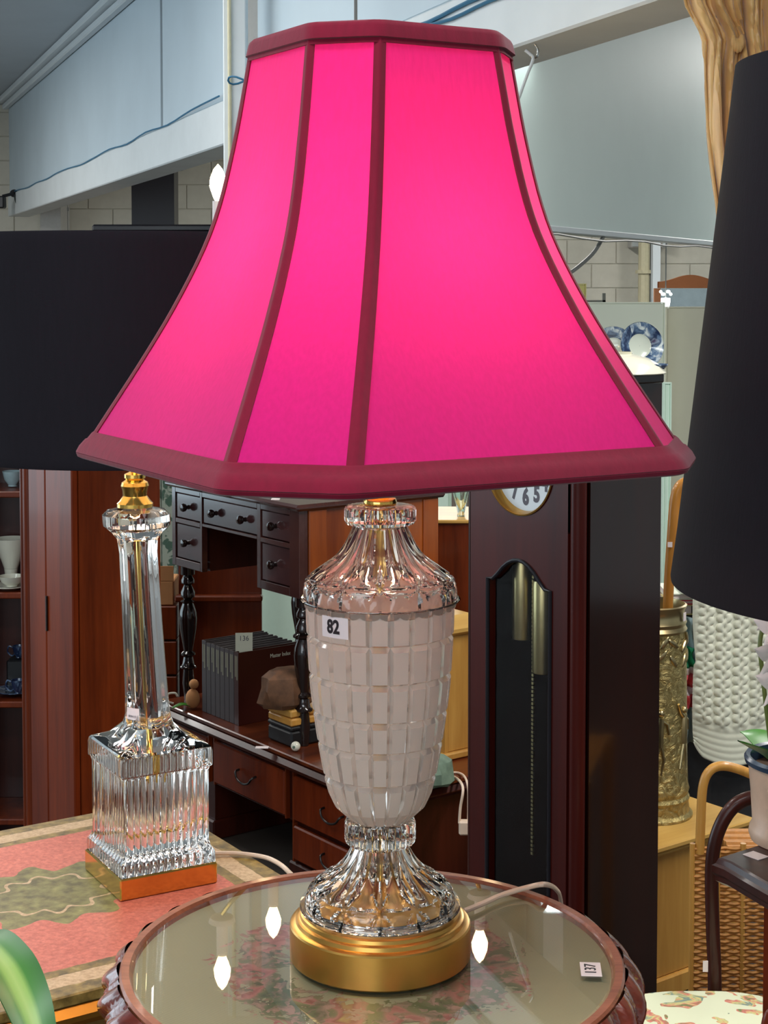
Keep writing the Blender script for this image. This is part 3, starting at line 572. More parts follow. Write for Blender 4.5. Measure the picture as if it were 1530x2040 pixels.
R2, z2a = pr_(72, 1006); collar(lid[-1][1] + 0.0006, z2a, R2, 'crystal_top_collar')
z3 = z2a
MB().lathe([(0.0006, z3 + 0.0003), (0.0145, z3 + 0.0003), (0.0152, z3 + 0.003), (0.0142, z3 + 0.006), (0.010, z3 + 0.0075), (0.009, z3 + 0.018), (0.012, z3 + 0.022), (0.012, z3 + 0.03), (0.007, z3 + 0.034), (0.006, 0.47), (0.016, 0.475), (0.016, 0.555), (0.013, 0.56), (0.0006, 0.56)], 32, caps=False).build('socket', 'brass', lamp)
# bulb and harp
ZBULB = 0.60
MB().lathe([(0.012, 0.561), (0.013, 0.575), (0.020, 0.592), (0.029, 0.612), (0.031, 0.626), (0.027, 0.642), (0.016, 0.654), (0.0006, 0.657)], 24, caps=False).build('bulb', 'lamp_glow', lamp)
ZT, ZS = 0.8195, 0.455
MB().tube(smooth_path([(0.016, 0, 0.475), (0.055, 0, 0.53), (0.062, 0, 0.62), (0.05, 0, 0.72), (0.012, 0, ZT - 0.035), (0, 0, ZT - 0.03), (-0.012, 0, ZT - 0.035), (-0.05, 0, 0.72), (-0.062, 0, 0.62), (-0.055, 0, 0.53), (-0.016, 0, 0.475)], 5), 0.0022, 8).xf(Matrix.Rotation(0.9, 4, 'Z')).build('harp', 'brass', lamp)
fin = MB().lathe([(0.003, ZT - 0.032), (0.010, ZT - 0.015), (0.013, ZT - 0.003), (0.010, ZT + 0.006), (0.0005, ZT + 0.010)], 20, caps=False).build('finial', 'dark_iron', lamp, loc=(-0.006, 0.0, 0.002))
# octagonal bell shade
TH = 0.5245
CUR = [(0, 0), (.103, .043), (.232, .10), (.387, .188), (.503, .29), (.645, .464), (.774, .65), (.897, .84), (1, 1)]
CS = [(p.x, p.y) for p in smooth_path([Vector((x, y, 0)) for x, y in CUR], 6)]
def oct_at(h, off=0.0):                             # h 0 at the top, 1 at the hem; 8 corners, counter-clockwise
    fr = interp(CS, h); a = lerp(0.0976, 0.2236, fr) + off; c = lerp(0.042, 0.0721, fr); z = lerp(ZT, ZS, h); e = a - c * (1 + off * 0) + off * 0.4
    pts = [(a, -e), (a, e), (e, a), (-e, a), (-a, e), (-a, -e), (-e, -a), (e, -a)]
    C, S = math.cos(TH), math.sin(TH); return [(x * C - y * S, x * S + y * C, z) for x, y in pts]
shade = MB()
HS = [k / 28 for k in range(29)]
R_ = [oct_at(h) for h in HS]
sh_e = bpy.data.objects.new('lamp_shade', None); COL.objects.link(sh_e); sh_e.parent = lamp; sh_e.empty_display_size = 0.05
for k in range(8):
    vs = []; nu = 5
    for i in range(len(HS)):
        p, q_ = Vector(R_[i][k]), Vector(R_[i][(k + 1) % 8])
        for u in range(nu): vs.append(tuple(p.lerp(q_, u / (nu - 1))))
    MB().add(vs, [(i * nu + u, (i + 1) * nu + u, (i + 1) * nu + u + 1, i * nu + u + 1) for i in range(len(HS) - 1) for u in range(nu - 1)]).build('panel', 'pink_silk', sh_e)
    rings = []
    for i in range(len(HS)):
        c = Vector(R_[i][k]); pv = Vector(R_[i][k - 1]); nx = Vector(R_[i][(k + 1) % 8]); w = lerp(0.0048, 0.0068, HS[i])
        d1 = (pv - c).normalized(); d2 = (nx - c).normalized(); o = Vector((c.x, c.y, 0)).normalized()
        n1 = Vector((-d1.y, d1.x, 0)); n1 = n1 if n1.dot(o) > 0 else -n1; n2 = Vector((-d2.y, d2.x, 0)); n2 = n2 if n2.dot(o) > 0 else -n2
        rings.append([tuple(p) for p in (c + d1 * w, c + d1 * w + n1 * 0.0013, c + d1 * w * 0.3 + (n1 + o) * 0.0008, c + o * 0.0019, c + d2 * w * 0.3 + (n2 + o) * 0.0008, c + d2 * w + n2 * 0.0013, c + d2 * w)])
    MB().loft(rings, closed=False).build('rib_tape', 'crimson_tape', sh_e, ang=60)
def band(name, hs, mat='crimson_tape', rnd=0.012):
    rings = []
    for h, off in hs:
        pts = [Vector(p) for p in oct_at(max(0, min(1, h)), off)]
        if h < 0 or h > 1:
            dz = (-h) * (ZT - ZS) if h < 0 else (1 - h) * (ZT - ZS)
            pts = [p + Vector((0, 0, dz)) for p in pts]
        ring = []
        for i in range(8):
            c = pts[i]; a_ = c + (pts[i - 1] - c).normalized() * rnd; b_ = c + (pts[(i + 1) % 8] - c).normalized() * rnd
            for k in range(5):
                s_ = k / 4; ring.append(tuple(a_.lerp(c, s_).lerp(c.lerp(b_, s_), s_)))
        rings.append(ring)
    return MB().loft(rings).build(name, mat, sh_e, ang=40)
pxh = 1 / 826.0
band('top_band', [(0.035, 0.0), (0.047, 0.0016), (0.046, 0.0022), (0.036, 0.0020), (0.034, 0.0038), (0.008, 0.0034), (0.001, 0.0028), (-0.005, 0.0010), (-0.004, -0.0015), (0.02, -0.0015)], rnd=0.010)
band('bottom_band', [(0.955, 0.0005), (0.948, 0.0030), (0.952, 0.0036), (0.966, 0.0042), (0.968, 0.0052), (0.984, 0.0062), (0.999, 0.0058), (1.000, 0.0048), (1.002, 0.0056), (1.010, 0.0048), (1.014, 0.0024), (1.012, -0.001), (0.99, -0.002)], rnd=0.012)
m = MB()
for k in range(4):
    a = TH + math.pi / 2 * k; m.tube([(0.008 * math.cos(a), 0.008 * math.sin(a), ZT - 0.03), (0.096 * math.cos(a), 0.096 * math.sin(a), ZT - 0.012)], 0.0018, 6)
m.build('spider', 'brass', sh_e)
# lot sticker 82 on the urn
sw = 0.0285; sh_ = 0.0185; thc = -math.pi / 2 - math.asin(88 / 150.0); zc_ = zat(1249, D - 0.052) - TZ
def wrap_pt(x, y, off): r = interp(RT, zc_ + y) + off; return (r * math.cos(thc + x / r), r * math.sin(thc + x / r), zc_ + y)
vs = [wrap_pt(lerp(-sw / 2, sw / 2, u / 8), lerp(-sh_ / 2, sh_ / 2, v / 3), 0.0009) for v in range(4) for u in range(9)]
stk = MB().add(vs, [(v * 9 + u, v * 9 + u + 1, (v + 1) * 9 + u + 1, (v + 1) * 9 + u) for v in range(3) for u in range(8)]).build('lot_sticker', 'paper_white', lamp)
tm = text_mesh('82', 0.0165, 0.0001, 0.82, 0.0006)
for v in tm.vertices: v.co = wrap_pt(v.co.x - 0.001, v.co.y, 0.0012 + v.co.z)
tm.materials.append(MATS['ink']); link('number', tm, stk)
# flex
cpts = [WZ(925, 1815, TZ + 0.004), WZ(960, 1801, TZ + 0.004), WZ(1000, 1783, TZ + 0.004), WZ(1050, 1768, TZ + 0.006), WZ(1085, 1762, TZ + 0.010), W(1108, 1772, 1.66), W(1118, 1800, 1.69), W(1122, 1900, 1.70)]
cpts = [p - Vector((LX, D, TZ)) for p in smooth_path(cpts, 6)]
m = MB(); m.tube([p + Vector((0, 0.0016, 0)) for p in cpts], 0.0021, 8); m.tube([p - Vector((0, 0.0016, 0)) for p in cpts], 0.0021, 8); m.build('flex', 'cord_cream', lamp)

# ------------------------------------------------------------------ gilt-tooled red leather table (left)
RA = math.radians(33.5); RZT = EYE - 0.70
FRC = Vector((-0.0285, 1.7506, 0)); ex, ey = Vector((math.cos(RA), math.sin(RA), 0)), Vector((-math.sin(RA), math.cos(RA), 0))
rc = FRC - ex * 0.30 + ey * 0.252
t = thing('leather_table', 'square side table with worn red leather top, gilt borders and medallion', 'table', (rc.x, rc.y, 0), RA)
MB().box((-0.30, -0.252, RZT - 0.012), (0.30, 0.252, RZT), bev=0.0015).build('leather_top', 'tooled_leather', t, False)
MB().box((-0.306, -0.258, RZT - 0.034), (0.306, 0.258, RZT - 0.0125), bev=0.008).build('gilt_edge', 'gold_gilt', t)
MB().box((-0.285, -0.237, RZT - 0.13), (0.285, 0.237, RZT - 0.0345), bev=0.004).build('apron', 'gilt_wood', t, False)
for sx in (-1, 1):
    for sy in (-1, 1):
        MB().lathe([(0.012, 0), (0.016, 0.02), (0.013, 0.05), (0.024, 0.35), (0.02, 0.4), (0.026, RZT - 0.2), (0.026, RZT - 0.13)], 14, (sx * 0.25, sy * 0.2, 0)).build('leg', 'gilt_wood', t)

# ------------------------------------------------------------------ crystal column lamp with a black drum shade (left)
F3, R3, L3 = WZ(233, 1796.5, RZT), WZ(437, 1756, RZT), WZ(165, 1735, RZT)
bc = (R3 + L3) / 2; ang = math.atan2(R3.y - F3.y, R3.x - F3.x); half = 0.060; D2 = bc.y
lamp2 = thing('column_lamp', 'crystal column table lamp with a black drum shade on the red leather table', 'lamp', (bc.x, bc.y, RZT), ang)
def z2(py): return zat(py, D2) - RZT
def sqr(h, z, nfl=0, amp=0.0, per=10):
    out = []
    for (ax, ay, dx, dy) in ((-1, -1, 1, 0), (1, -1, 0, 1), (1, 1, -1, 0), (-1, 1, 0, -1)):
        n = max(1, nfl * per) if nfl else 1
        for k in range(n):
            u = k / n; off = amp * (1 - abs(math.cos(math.pi * nfl * u))) if nfl else 0
            nx, ny = dy, -dx
            out.append((ax * h + dx * 2 * h * u - nx * off, ay * h + dy * 2 * h * u - ny * off, z))
    return out
zb1 = z2(1704); MB().box((-half, -half, 0), (half, half, zb1), bev=0.0015).build('brass_plinth', 'brass', lamp2)
zp0, zp1, zk1, zt1 = zb1 + 0.0004, z2(1674), z2(1513), z2(1478)
NF = 13
rings = [sqr(half * h, z, NF, a, 6) for h, z, a in ((0.965, zp0, 0.0006), (0.968, zp0 + 0.003, 0.0018), (0.966, zp1 - 0.006, 0.0018), (0.955, zp1 - 0.003, 0.0002), (0.915, zp1, 0.0), (0.895, zp1 + 0.003, 0.0016),
                                           (0.875, zp1 + 0.008, 0.0022), (0.875, zk1 - 0.006, 0.0022), (0.895, zk1 - 0.002, 0.0006), (0.93, zk1, 0.0), (0.935, zk1 + 0.003, 0.0012), (0.935, zt1 - 0.004, 0.0012), (0.92, zt1, 0.0))]
m = MB(); m.loft(rings, True, True); m.build('crystal_block', 'clear_crystal', lamp2, ang=25)
# sloping square-to-round foot, fluted column, capital
lean = 0.050; ca, sa = math.cos(-ang), math.sin(-ang)
def lx(z):                                             # the column leans a little to the viewer's left
    d = -(z - zt1) * lean; return d * ca, d * sa
m = MB(); rings = []; n = 96
colp = [(64, 1484, 1.0), (118, 1476, 1.0)]
P = [(0.92 * half, zt1 + 0.0005, 1.0), (0.90 * half, zt1 + 0.003, 0.95), (0.66 * half, z2(1462), 0.7), (50 * mpx(1440, D2), z2(1440), 0.25), (46 * mpx(1420, D2), z2(1420), 0.05), (44 * mpx(1380, D2), z2(1380), 0), (41 * mpx(1250, D2), z2(1250), 0),
     (39 * mpx(1100, D2), z2(1100), 0), (42 * mpx(1072, D2), z2(1072), 0), (52 * mpx(1058, D2), z2(1058), 0), (66 * mpx(1046, D2), z2(1046), 0), (67 * mpx(1040, D2), z2(1040), 0), (67 * mpx(1024, D2), z2(1024), 0), (60 * mpx(1016, D2), z2(1016), 0), (30 * mpx(1010, D2), z2(1010), 0)]
for r, z, sq in P:
    ring = []; ox, oy = lx(z)
    capz = z2(1060) < z < z2(1018)
    for j in range(n):
        a = 2 * math.pi * j / n; c_, s_ = math.cos(a), math.sin(a); rs = r / max(abs(c_), abs(s_)); rr = lerp(r, rs, sq)
        if sq < 0.3: rr *= 1 - (0.09 * (1 - abs(math.cos(4 * a))) if not capz else 0.025 * (1 - abs(math.cos(16 * a))))
        ring.append((rr * c_ + ox, rr * s_ + oy, z))
    rings.append(ring)
m.loft(rings, True, True); m.build('crystal_column', 'clear_crystal', lamp2, ang=30)
o0, o1 = lx(zt1 + 0.002), lx(z2(1064))
MB().tube([(o0[0], o0[1], zt1 - 0.04), (o1[0], o1[1], z2(1064))], 0.0042, 12).build('brass_rod', 'brass', lamp2)
m2 = mpx(980, D2); zc2 = z2(1010) + 0.0005; ox, oy = lx(z2(980))
MB().lathe([(0.0005, zc2), (36 * m2, zc2), (36 * m2, zc2 + 7 * m2), (31 * m2, zc2 + 12 * m2), (24 * m2, zc2 + 22 * m2), (25 * m2, zc2 + 34 * m2), (28 * m2, zc2 + 42 * m2), (26 * m2, zc2 + 49 * m2), (18 * m2, zc2 + 54 * m2), (21 * m2, zc2 + 58 * m2), (21 * m2, zc2 + 65 * m2), (10 * m2, zc2 + 70 * m2), (9 * m2, zc2 + 180 * m2), (0.0005, zc2 + 180 * m2)], 28, (ox, oy, 0), caps=False).build('brass_cap', 'brass', lamp2)
zs0, zs1 = z2(900), z2(470); RS = 0.196; ox, oy = lx((zs0 + zs1) / 2)
sh2 = MB().lathe([(RS - 0.002, zs0), (RS, zs0), (RS + 0.0008, zs0 + 0.003), (RS + 0.0005, zs0 + 0.012), (RS + 0.0005, zs1 - 0.012), (RS + 0.0008, zs1 - 0.003), (RS, zs1), (RS - 0.002, zs1)], 96, (ox, oy, 0), caps=False).build('lamp_shade', 'black_linen', lamp2)
MB().lathe([(RS - 0.003, zs1 - 0.001), (RS - 0.003, zs0 + 0.001)], 96, (ox, oy, 0), caps=False).build('lining', 'shade_lining', sh2)
m = MB()
for k in range(3):
    a = 2.1 * k; m.tube([(ox, oy, zs0 + 0.06), (ox + RS * 0.99 * math.cos(a), oy + RS * 0.99 * math.sin(a), zs0 + 0.01)], 0.002, 6)
m.build('spider', 'brass', sh2)
MB().ball((ox, oy, zc2 + 190 * m2 + 0.02), 0.024, 16, 10).build('bulb', 'lamp_glow', lamp2)
# inventory sticker on the column
ga = math.radians(-90) - ang - 0.55; zq = z2(1412); rq = 45 * mpx(1412, D2); oq = lx(zq)
vs = [(oq[0] + (rq + 0.0009) * math.cos(ga + u), oq[1] + (rq + 0.0009) * math.sin(ga + u), zq + v) for v in (-0.007, 0.007) for u in (-0.34, -0.17, 0, 0.17, 0.34)]
s2 = MB().add(vs, [(k, k + 1, k + 6, k + 5) for k in range(4)]).build('sticker', 'paper_white', lamp2)
tm = text_mesh('0039/123', 0.0036, 0.0001, 0.85)
for v in tm.vertices: v.co = (oq[0] + (rq + 0.0012 + v.co.z) * math.cos(ga + v.co.x / rq), oq[1] + (rq + 0.0012 + v.co.z) * math.sin(ga + v.co.x / rq), zq - 0.003 + v.co.y)
tm.materials.append(MATS['ink_grey']); link('number', tm, s2)
Mi = Matrix.Rotation(-ang, 4, 'Z') @ Matrix.Translation(-Vector((bc.x, bc.y, RZT)))
cp_ = [Mi @ p for p in smooth_path([WZ(424, 1700, RZT + 0.004), WZ(470, 1700, RZT + 0.004), WZ(520, 1706, RZT + 0.004), WZ(548, 1716, RZT + 0.004), WZ(572, 1734, RZT + 0.002), W(590, 1762, 1.80), W(600, 1840, 1.82)], 6)]
MB().tube(cp_, 0.0028, 8).build('flex', 'cord_cream', lamp2)

# ------------------------------------------------------------------ big black tapered shade (right) and the small mahogany table below it
SZ = W(1418, 1706, 2.0).z; S0 = W(1418, 1706, 2.0)
t = thing('mahogany_side_table', 'small glossy mahogany cabinet table with moulded top holding the orchid', 'table', (S0.x, S0.y, 0), GRID - math.pi / 2)
# local x runs toward the viewer's right (along the front), y to the back
poly = [(0, 0)] + [(0.02 + 0.5 * k / 12, -0.045 * math.sin(math.pi * k / 12)) for k in range(13)] + [(0.54, 0.0), (0.54, 0.36), (0, 0.36)]
def scale_poly(k): return [(0.27 + (x - 0.27) * k, 0.18 + (y - 0.18) * k) for x, y in poly]
MB().loft([[(x, y, z) for x, y in scale_poly(k)] for k, z in ((0.96, SZ - 0.034), (0.985, SZ - 0.030), (0.985, SZ - 0.024), (1.0, SZ - 0.020), (1.0, SZ - 0.011), (0.985, SZ - 0.008), (0.975, SZ - 0.002), (0.965, SZ))], True, True).build('moulded_top', 'walnut_dark', t, ang=25)
MB().loft([[(x, y, z) for x, y in scale_poly(k)] for k, z in ((0.80, 0.05), (0.80, SZ - 0.04), (0.86, SZ - 0.0345))], True, True).build('cabinet', 'mahogany_red', t)
MB().loft([[(x, y, z) for x, y in scale_poly(k)] for k, z in ((0.84, 0.0), (0.84, 0.045), (0.80, 0.0495))], True, True).build('plinth', 'walnut_dark', t)
MB().ball((0.085, 0.012, SZ - 0.20), 0.02, 14, 10, (0.6, 0.5, 1.6)).build('carved_boss', 'mahogany_red', t)
tg = MB().box((0.02, 0.035, SZ + 0.0002), (0.045, 0.055, SZ + 0.001)).build('price_tag', 'paper_white', t, False)
BX = W(1905, 1180, 1.80); zlo = zat(1172, 1.80); zhi = zat(122, 1.80); mb = mpx(1170, 1.8); mt_ = mpx(110, 1.8)
lamp3 = thing('floor_side_lamp', 'lamp with a tall black tapered shade on the mahogany table at right edge', 'lamp', (BX.x, 1.80, SZ + 0.001))
lamp3.name = 'tapered_shade_lamp'
rb, rt = 560 * mb, 450 * mt_; h0, h1 = zlo - SZ, zhi - SZ
s3 = MB().lathe([(rb - 0.003, h0), (rb, h0), (rb + 0.0005, h0 + 0.004)] + [(lerp(rb, rt, k / 10), lerp(h0, h1, k / 10)) for k in range(1, 10)] + [(rt + 0.0005, h1 - 0.004), (rt, h1), (rt - 0.003, h1)], 128, caps=False).build('lamp_shade', 'black_linen', lamp3)
MB().lathe([(rt - 0.004, h1 - 0.001), (rb - 0.004, h0 + 0.001)], 128, caps=False).build('lining', 'shade_lining', s3)
MB().lathe([(0.0005, 0), (0.085, 0), (0.085, 0.015), (0.06, 0.03), (0.02, 0.05), (0.015, 0.12), (0.035, 0.2), (0.015, 0.28), (0.012, h0 + 0.2), (0.0005, h0 + 0.2)], 32, caps=False).build('brass_stand', 'brass', lamp3)
m = MB()
for k in range(3):
    a = 0.5 + 2.094 * k; m.tube([(0, 0, h0 + 0.19), (rb * 0.96 * math.cos(a), rb * 0.96 * math.sin(a), h0 + 0.03)], 0.002, 6)
m.build('spider', 'brass', s3)
MB().ball((0, 0, h0 + 0.235), 0.03, 16, 10).build('bulb', 'paper_white', lamp3)

# ------------------------------------------------------------------ potted orchid on the mahogany table
PX = W(1596, 1600, 2.06); pr0 = 102 * mpx(1690, 2.06)
t = thing('potted_orchid', 'white orchid in a beige pot with blue rim on the mahogany table', 'plant', (PX.x, 2.06, SZ + 0.0006))
hp_ = zat(1512, 2.06) - SZ
pot = MB().lathe([(0.0005, 0), (pr0 * 0.96, 0), (pr0, 0.008), (pr0 * 0.98, 0.016), (pr0 * 0.93, 0.022), (pr0 * 0.97, hp_ * 0.6), (pr0 * 1.02, hp_ - 0.008)], 40, caps=False).build('pot', 'pot_beige', t)
MB().lathe([(pr0 * 1.02, hp_ - 0.008), (pr0 * 1.08, hp_ - 0.006), (pr0 * 1.10, hp_), (pr0 * 1.06, hp_ + 0.004), (pr0 * 0.98, hp_ + 0.002), (pr0 * 0.95, hp_ - 0.02)], 40, caps=False).build('rim', 'pot_rim', pot)
MB().lathe([(pr0 * 0.96, hp_ - 0.014), (0.0005, hp_ - 0.008)], 24, caps=False).build('soil', 'soil', t)
def leaf(parent, name, path, w, mat, uv=False, cup=0.25):
    P = smooth_path(path, 6); n = len(P); vs = []; nu = 7
    for i, p in enumerate(P):
        tdir = (P[min(i + 1, n - 1)] - P[max(i - 1, 0)]).normalized(); side = tdir.cross(Vector((0, 0, 1)))
        side = side.normalized() if side.length > 1e-4 else Vector((1, 0, 0)); up = side.cross(tdir).normalized()
        k = i / (n - 1); ww = w * (math.sin(math.pi * (0.12 + 0.86 * k)) ** 0.6)
        for u in range(nu):
            q = u / (nu - 1) * 2 - 1; vs.append(tuple(p + side * ww * q + up * ww * cup * q * q))
    for i in range(n):
        for u in range(nu): p = Vector(vs[i * nu + u]); vs.append((p.x, p.y, p.z - 0.0012))
    N = n * nu; fs = []
    for i in range(n - 1):
        for u in range(nu - 1):
            a = i * nu + u; fs += [(a, a + 1, a + nu + 1, a + nu), (N + a, N + a + nu, N + a + nu + 1, N + a + 1)]
    for i in range(n - 1):
        a = i * nu; fs += [(a, a + nu, N + a + nu, N + a)]; b_ = a + nu - 1; fs += [(b_, N + b_, N + b_ + nu, b_ + nu)]
    mb_ = MB().add(vs, fs); me = mb_.mesh(name, mat, True, 60)
    if uv:
        l = me.uv_layers.new(name='UVMap')
        for lp2 in me.loops: l.data[lp2.index].uv = (((lp2.vertex_index % N) % nu) / (nu - 1), ((lp2.vertex_index % N) // nu) / (n - 1))
    return link(name, me, parent)
O = Vector((PX.x, 2.06, SZ + 0.0006))
def lo(px, py, Y): return W(px, py, Y) - O
leaf(t, 'leaf', [lo(1560, 1530, 2.06), lo(1530, 1505, 2.0), lo(1500, 1490, 1.95), lo(1472, 1476, 1.93)], 0.012, 'green_leaf')
leaf(t, 'leaf', [lo(1565, 1525, 2.08), lo(1535, 1490, 2.12), lo(1505, 1462, 2.15), lo(1482, 1456, 2.17)], 0.022, 'green_leaf', cup=0.1)
leaf(t, 'leaf', [lo(1610, 1525, 2.08), lo(1640, 1490, 2.05), lo(1680, 1480, 2.0), lo(1720, 1500, 1.98)], 0.02, 'green_leaf')
leaf(t, 'leaf', [lo(1590, 1525, 2.04), lo(1580, 1500, 1.98), lo(1570, 1490, 1.93), lo(1560, 1500, 1.90)], 0.018, 'green_leaf')
MB().tube(smooth_path([lo(1542, 1530, 2.06), lo(1530, 1440, 2.06), lo(1520, 1350, 2.06), lo(1514, 1280, 2.06), lo(1524, 1240, 2.07)]), 0.0030, 8).build('stem', 'stem_green', t)
def flower(c, s, rz, tilt):
    f = bpy.data.objects.new('flower', None); COL.objects.link(f); f.parent = t; f.location = c; f.rotation_euler = (tilt, 0, rz); f.empty_display_size = 0.01
    for k in range(5):
        a = math.pi / 2 + 2 * math.pi * k / 5; w = 0.62 if k in (1, 4) else 0.42; d = Vector((math.cos(a), 0, math.sin(a))); sd = Vector((-d.z, 0, d.x)); vs = []
        for i in range(7):
            r = i / 6; ww = w * s * math.sin(math.pi * min(1, 0.06 + 0.94 * r) ** 0.8) * 0.55
            for q in (-1, -0.5, 0, 0.5, 1): vs.append(tuple(d * s * r + sd * ww * q + Vector((0, -0.10 * s * (r * (1 - r)) * 4 + 0.08 * s * q * q + (0.02 * s if k % 2 else 0), 0))))
        MB().add(vs, [(i * 5 + u, i * 5 + u + 1, (i + 1) * 5 + u + 1, (i + 1) * 5 + u) for i in range(6) for u in range(4)]).build('petal', 'orchid_white', f)
    MB().ball((0, -0.1 * s, -0.02 * s), 0.16 * s, 10, 8, (0.8, 1, 1.2)).build('lip', 'yellow_board', f)
flower(lo(1545, 1305, 2.03), 0.036, 0.5, 0.2); flower(lo(1552, 1255, 2.05), 0.034, -0.3, -0.1); flower(lo(1556, 1362, 2.03), 0.036, 0.2, 0.1); flower(lo(1535, 1225, 2.08), 0.028, -0.8, -0.3)

# ------------------------------------------------------------------ strap-leaved plant at the near left
LP = W(-150, 2150, 1.02)
t = thing('strap_leaf_plant', 'long striped green strap leaf arching in at the bottom left corner', 'plant', (LP.x, LP.y, LP.z - 0.10))
O = Vector(t.location)
MB().lathe([(0.0005, 0), (0.05, 0), (0.065, 0.1), (0.068, 0.1), (0.06, 0.092), (0.0005, 0.092)], 28, caps=False).build('pot', 'pot_beige', t)
MB().lathe([(0.060, 0.093), (0.0005, 0.097)], 20, caps=False).build('soil', 'soil', t)
leaf(t, 'leaf', [lo(-150, 2120, 1.02), lo(-110, 1960, 1.02), lo(-50, 1880, 0.99), lo(5, 1915, 0.95), lo(45, 1985, 0.92), lo(75, 2070, 0.90), lo(95, 2150, 0.89)], 0.0165, 'striped_leaf', True, 0.3)
leaf(t, 'leaf', [lo(-160, 2120, 1.04), lo(-200, 1980, 1.08), lo(-280, 1920, 1.12), lo(-360, 1990, 1.16)], 0.014, 'striped_leaf', True, 0.3)
leaf(t, 'leaf', [lo(-140, 2130, 1.0), lo(-150, 2010, 0.95), lo(-170, 1980, 0.9), lo(-190, 2060, 0.85)], 0.014, 'striped_leaf', True, 0.3)
MB().lathe([(0.14, -O.z), (0.13, -O.z + 0.02), (0.02, -O.z + 0.05), (0.018, -0.03), (0.09, -0.02), (0.09, -0.001)], 24).build('stand', 'walnut_dark', t)

# ------------------------------------------------------------------ chandelier behind the pink shade
CH = Vector((-0.058, 3.35, 0)); zch = W(440, 372, 3.3).z
t = thing('chandelier', 'brass chandelier with glowing candle bulbs behind the pink lampshade', 'chandelier', (CH.x, CH.y, zch))
MB().lathe([(0.0005, -0.22), (0.012, -0.21), (0.02, -0.18), (0.035, -0.16), (0.02, -0.12), (0.012, -0.06), (0.025, 0.0), (0.012, 0.05), (0.008, 0.12), (0.0005, 0.13)], 24, caps=False).build('body', 'brass', t)
MB().tube([(0, 0, 0.12), (0, 0, CEIL - zch - 0.03)], 0.0035, 8).build('hanging_wire', 'wire_grey', t)
MB().lathe([(0.05, CEIL - zch - 0.03), (0.06, CEIL - zch - 0.001)], 24).build('ceiling_rose', 'brass', t)
for k in range(6):
    a = math.radians(194 + 60 * k); r = 0.285 if k == 0 else 0.272; d = Vector((math.cos(a), math.sin(a), 0)); e = d * r
    arm = MB().tube(smooth_path([d * 0.02 + Vector((0, 0, -0.15)), d * 0.10 + Vector((0, 0, -0.20)), d * 0.20 + Vector((0, 0, -0.19)), d * 0.255 + Vector((0, 0, -0.15)), e + Vector((0, 0, -0.115))]), 0.005, 8).build('arm', 'brass', t)
    MB().lathe([(0.006, -0.115), (0.024, -0.11), (0.028, -0.10), (0.012, -0.098), (0.0115, -0.03), (0.0005, -0.03)], 16, (e.x, e.y, 0), caps=False).build('candle_cup', 'paper_white', arm)
    MB().lathe([(0.006, -0.03), (0.010, -0.022), (0.0175, 0.0), (0.016, 0.016), (0.009, 0.034), (0.0005, 0.044)], 16, (e.x, e.y, 0), caps=False).build('bulb', 'candle_glow', arm)

# ------------------------------------------------------------------ furniture behind, set at the shop's angle: local x = away along the end, y = away along the front
def gthing(name, label, cat, p, z=0.0): return thing(name, label, cat, (p.x, p.y, z), GRID)
U_, V_ = Vector((-math.sin(GRID), math.cos(GRID), 0)), Vector((math.cos(GRID), math.sin(GRID), 0))
def front_t(N, px):                                  # length along the front (y local) that shows at this column
    k = (px - 765) / F; return (k * N.y - N.x) / (U_.x - k * U_.y)
def side_t(N, px):
    k = (px - 765) / F; return (k * N.y - N.x) / (V_.x - k * V_.y)
def knob(name, parent, mat, at, s=0.013):
    o = MB().lathe([(0.0005, 0), (s * 0.55, 0), (s * 0.42, s * 0.5), (s * 0.9, s * 1.0), (s, s * 1.5), (s * 0.8, s * 2.0), (0.0005, s * 2.2)], 14, caps=False).xf(Matrix.Translation(at) @ Matrix.Rotation(-math.pi / 2, 4, 'Y')).build(name, mat, parent); return o
# lower pedestal desk
ZL = EYE - 1.285
N2 = Vector((0.007, 4.05, 0)); t2 = gthing('pedestal_desk', 'low dark mahogany pedestal desk standing under the small writing desk', 'desk', N2)
Lw, Dp = 1.15, 0.55
MB().box((-0.02, -0.02, ZL - 0.014), (Dp, Lw, ZL), bev=0.003).build('desk_top', 'mahogany_flat', t2, False)
MB().box((-0.034, -0.034, ZL - 0.040), (Dp + 0.01, Lw + 0.01, ZL - 0.0145), bev=0.012).build('moulding', 'walnut_dark', t2)
yk = front_t(N2, 575); yk2 = yk + 0.42
MB().box((0.012, 0.0, 0.06), (Dp - 0.02, yk, ZL - 0.041)).build('pedestal', 'walnut_dark', t2, False)
MB().box((0.012, yk2, 0.06), (Dp - 0.02, Lw - 0.02, ZL - 0.041)).build('pedestal', 'walnut_dark', t2, False)
MB().box((0.012, yk, ZL - 0.195), (Dp - 0.02, yk2, ZL - 0.041)).build('frieze', 'walnut_dark', t2, False)
MB().box((Dp - 0.06, yk, 0.06), (Dp - 0.04, yk2, ZL - 0.195)).build('back_panel', 'walnut_dark', t2, False)
MB().box((0.0, -0.01, 0.0), (Dp - 0.02, yk + 0.01, 0.0595), bev=0.005).build('plinth', 'walnut_dark', t2, False)
MB().box((0.0, yk2 - 0.01, 0.0), (Dp - 0.02, Lw - 0.01, 0.0595), bev=0.005).build('plinth', 'walnut_dark', t2, False)
def drop_handle(par, y, z):
    MB().tube(smooth_path([(-0.004, y - 0.045, z), (-0.018, y - 0.043, z - 0.004), (-0.022, y - 0.03, z - 0.02), (-0.022, y, z - 0.028), (-0.022, y + 0.03, z - 0.02), (-0.018, y + 0.043, z - 0.004), (-0.004, y + 0.045, z)], 4), 0.0032, 8).build('handle', 'dark_iron', par)
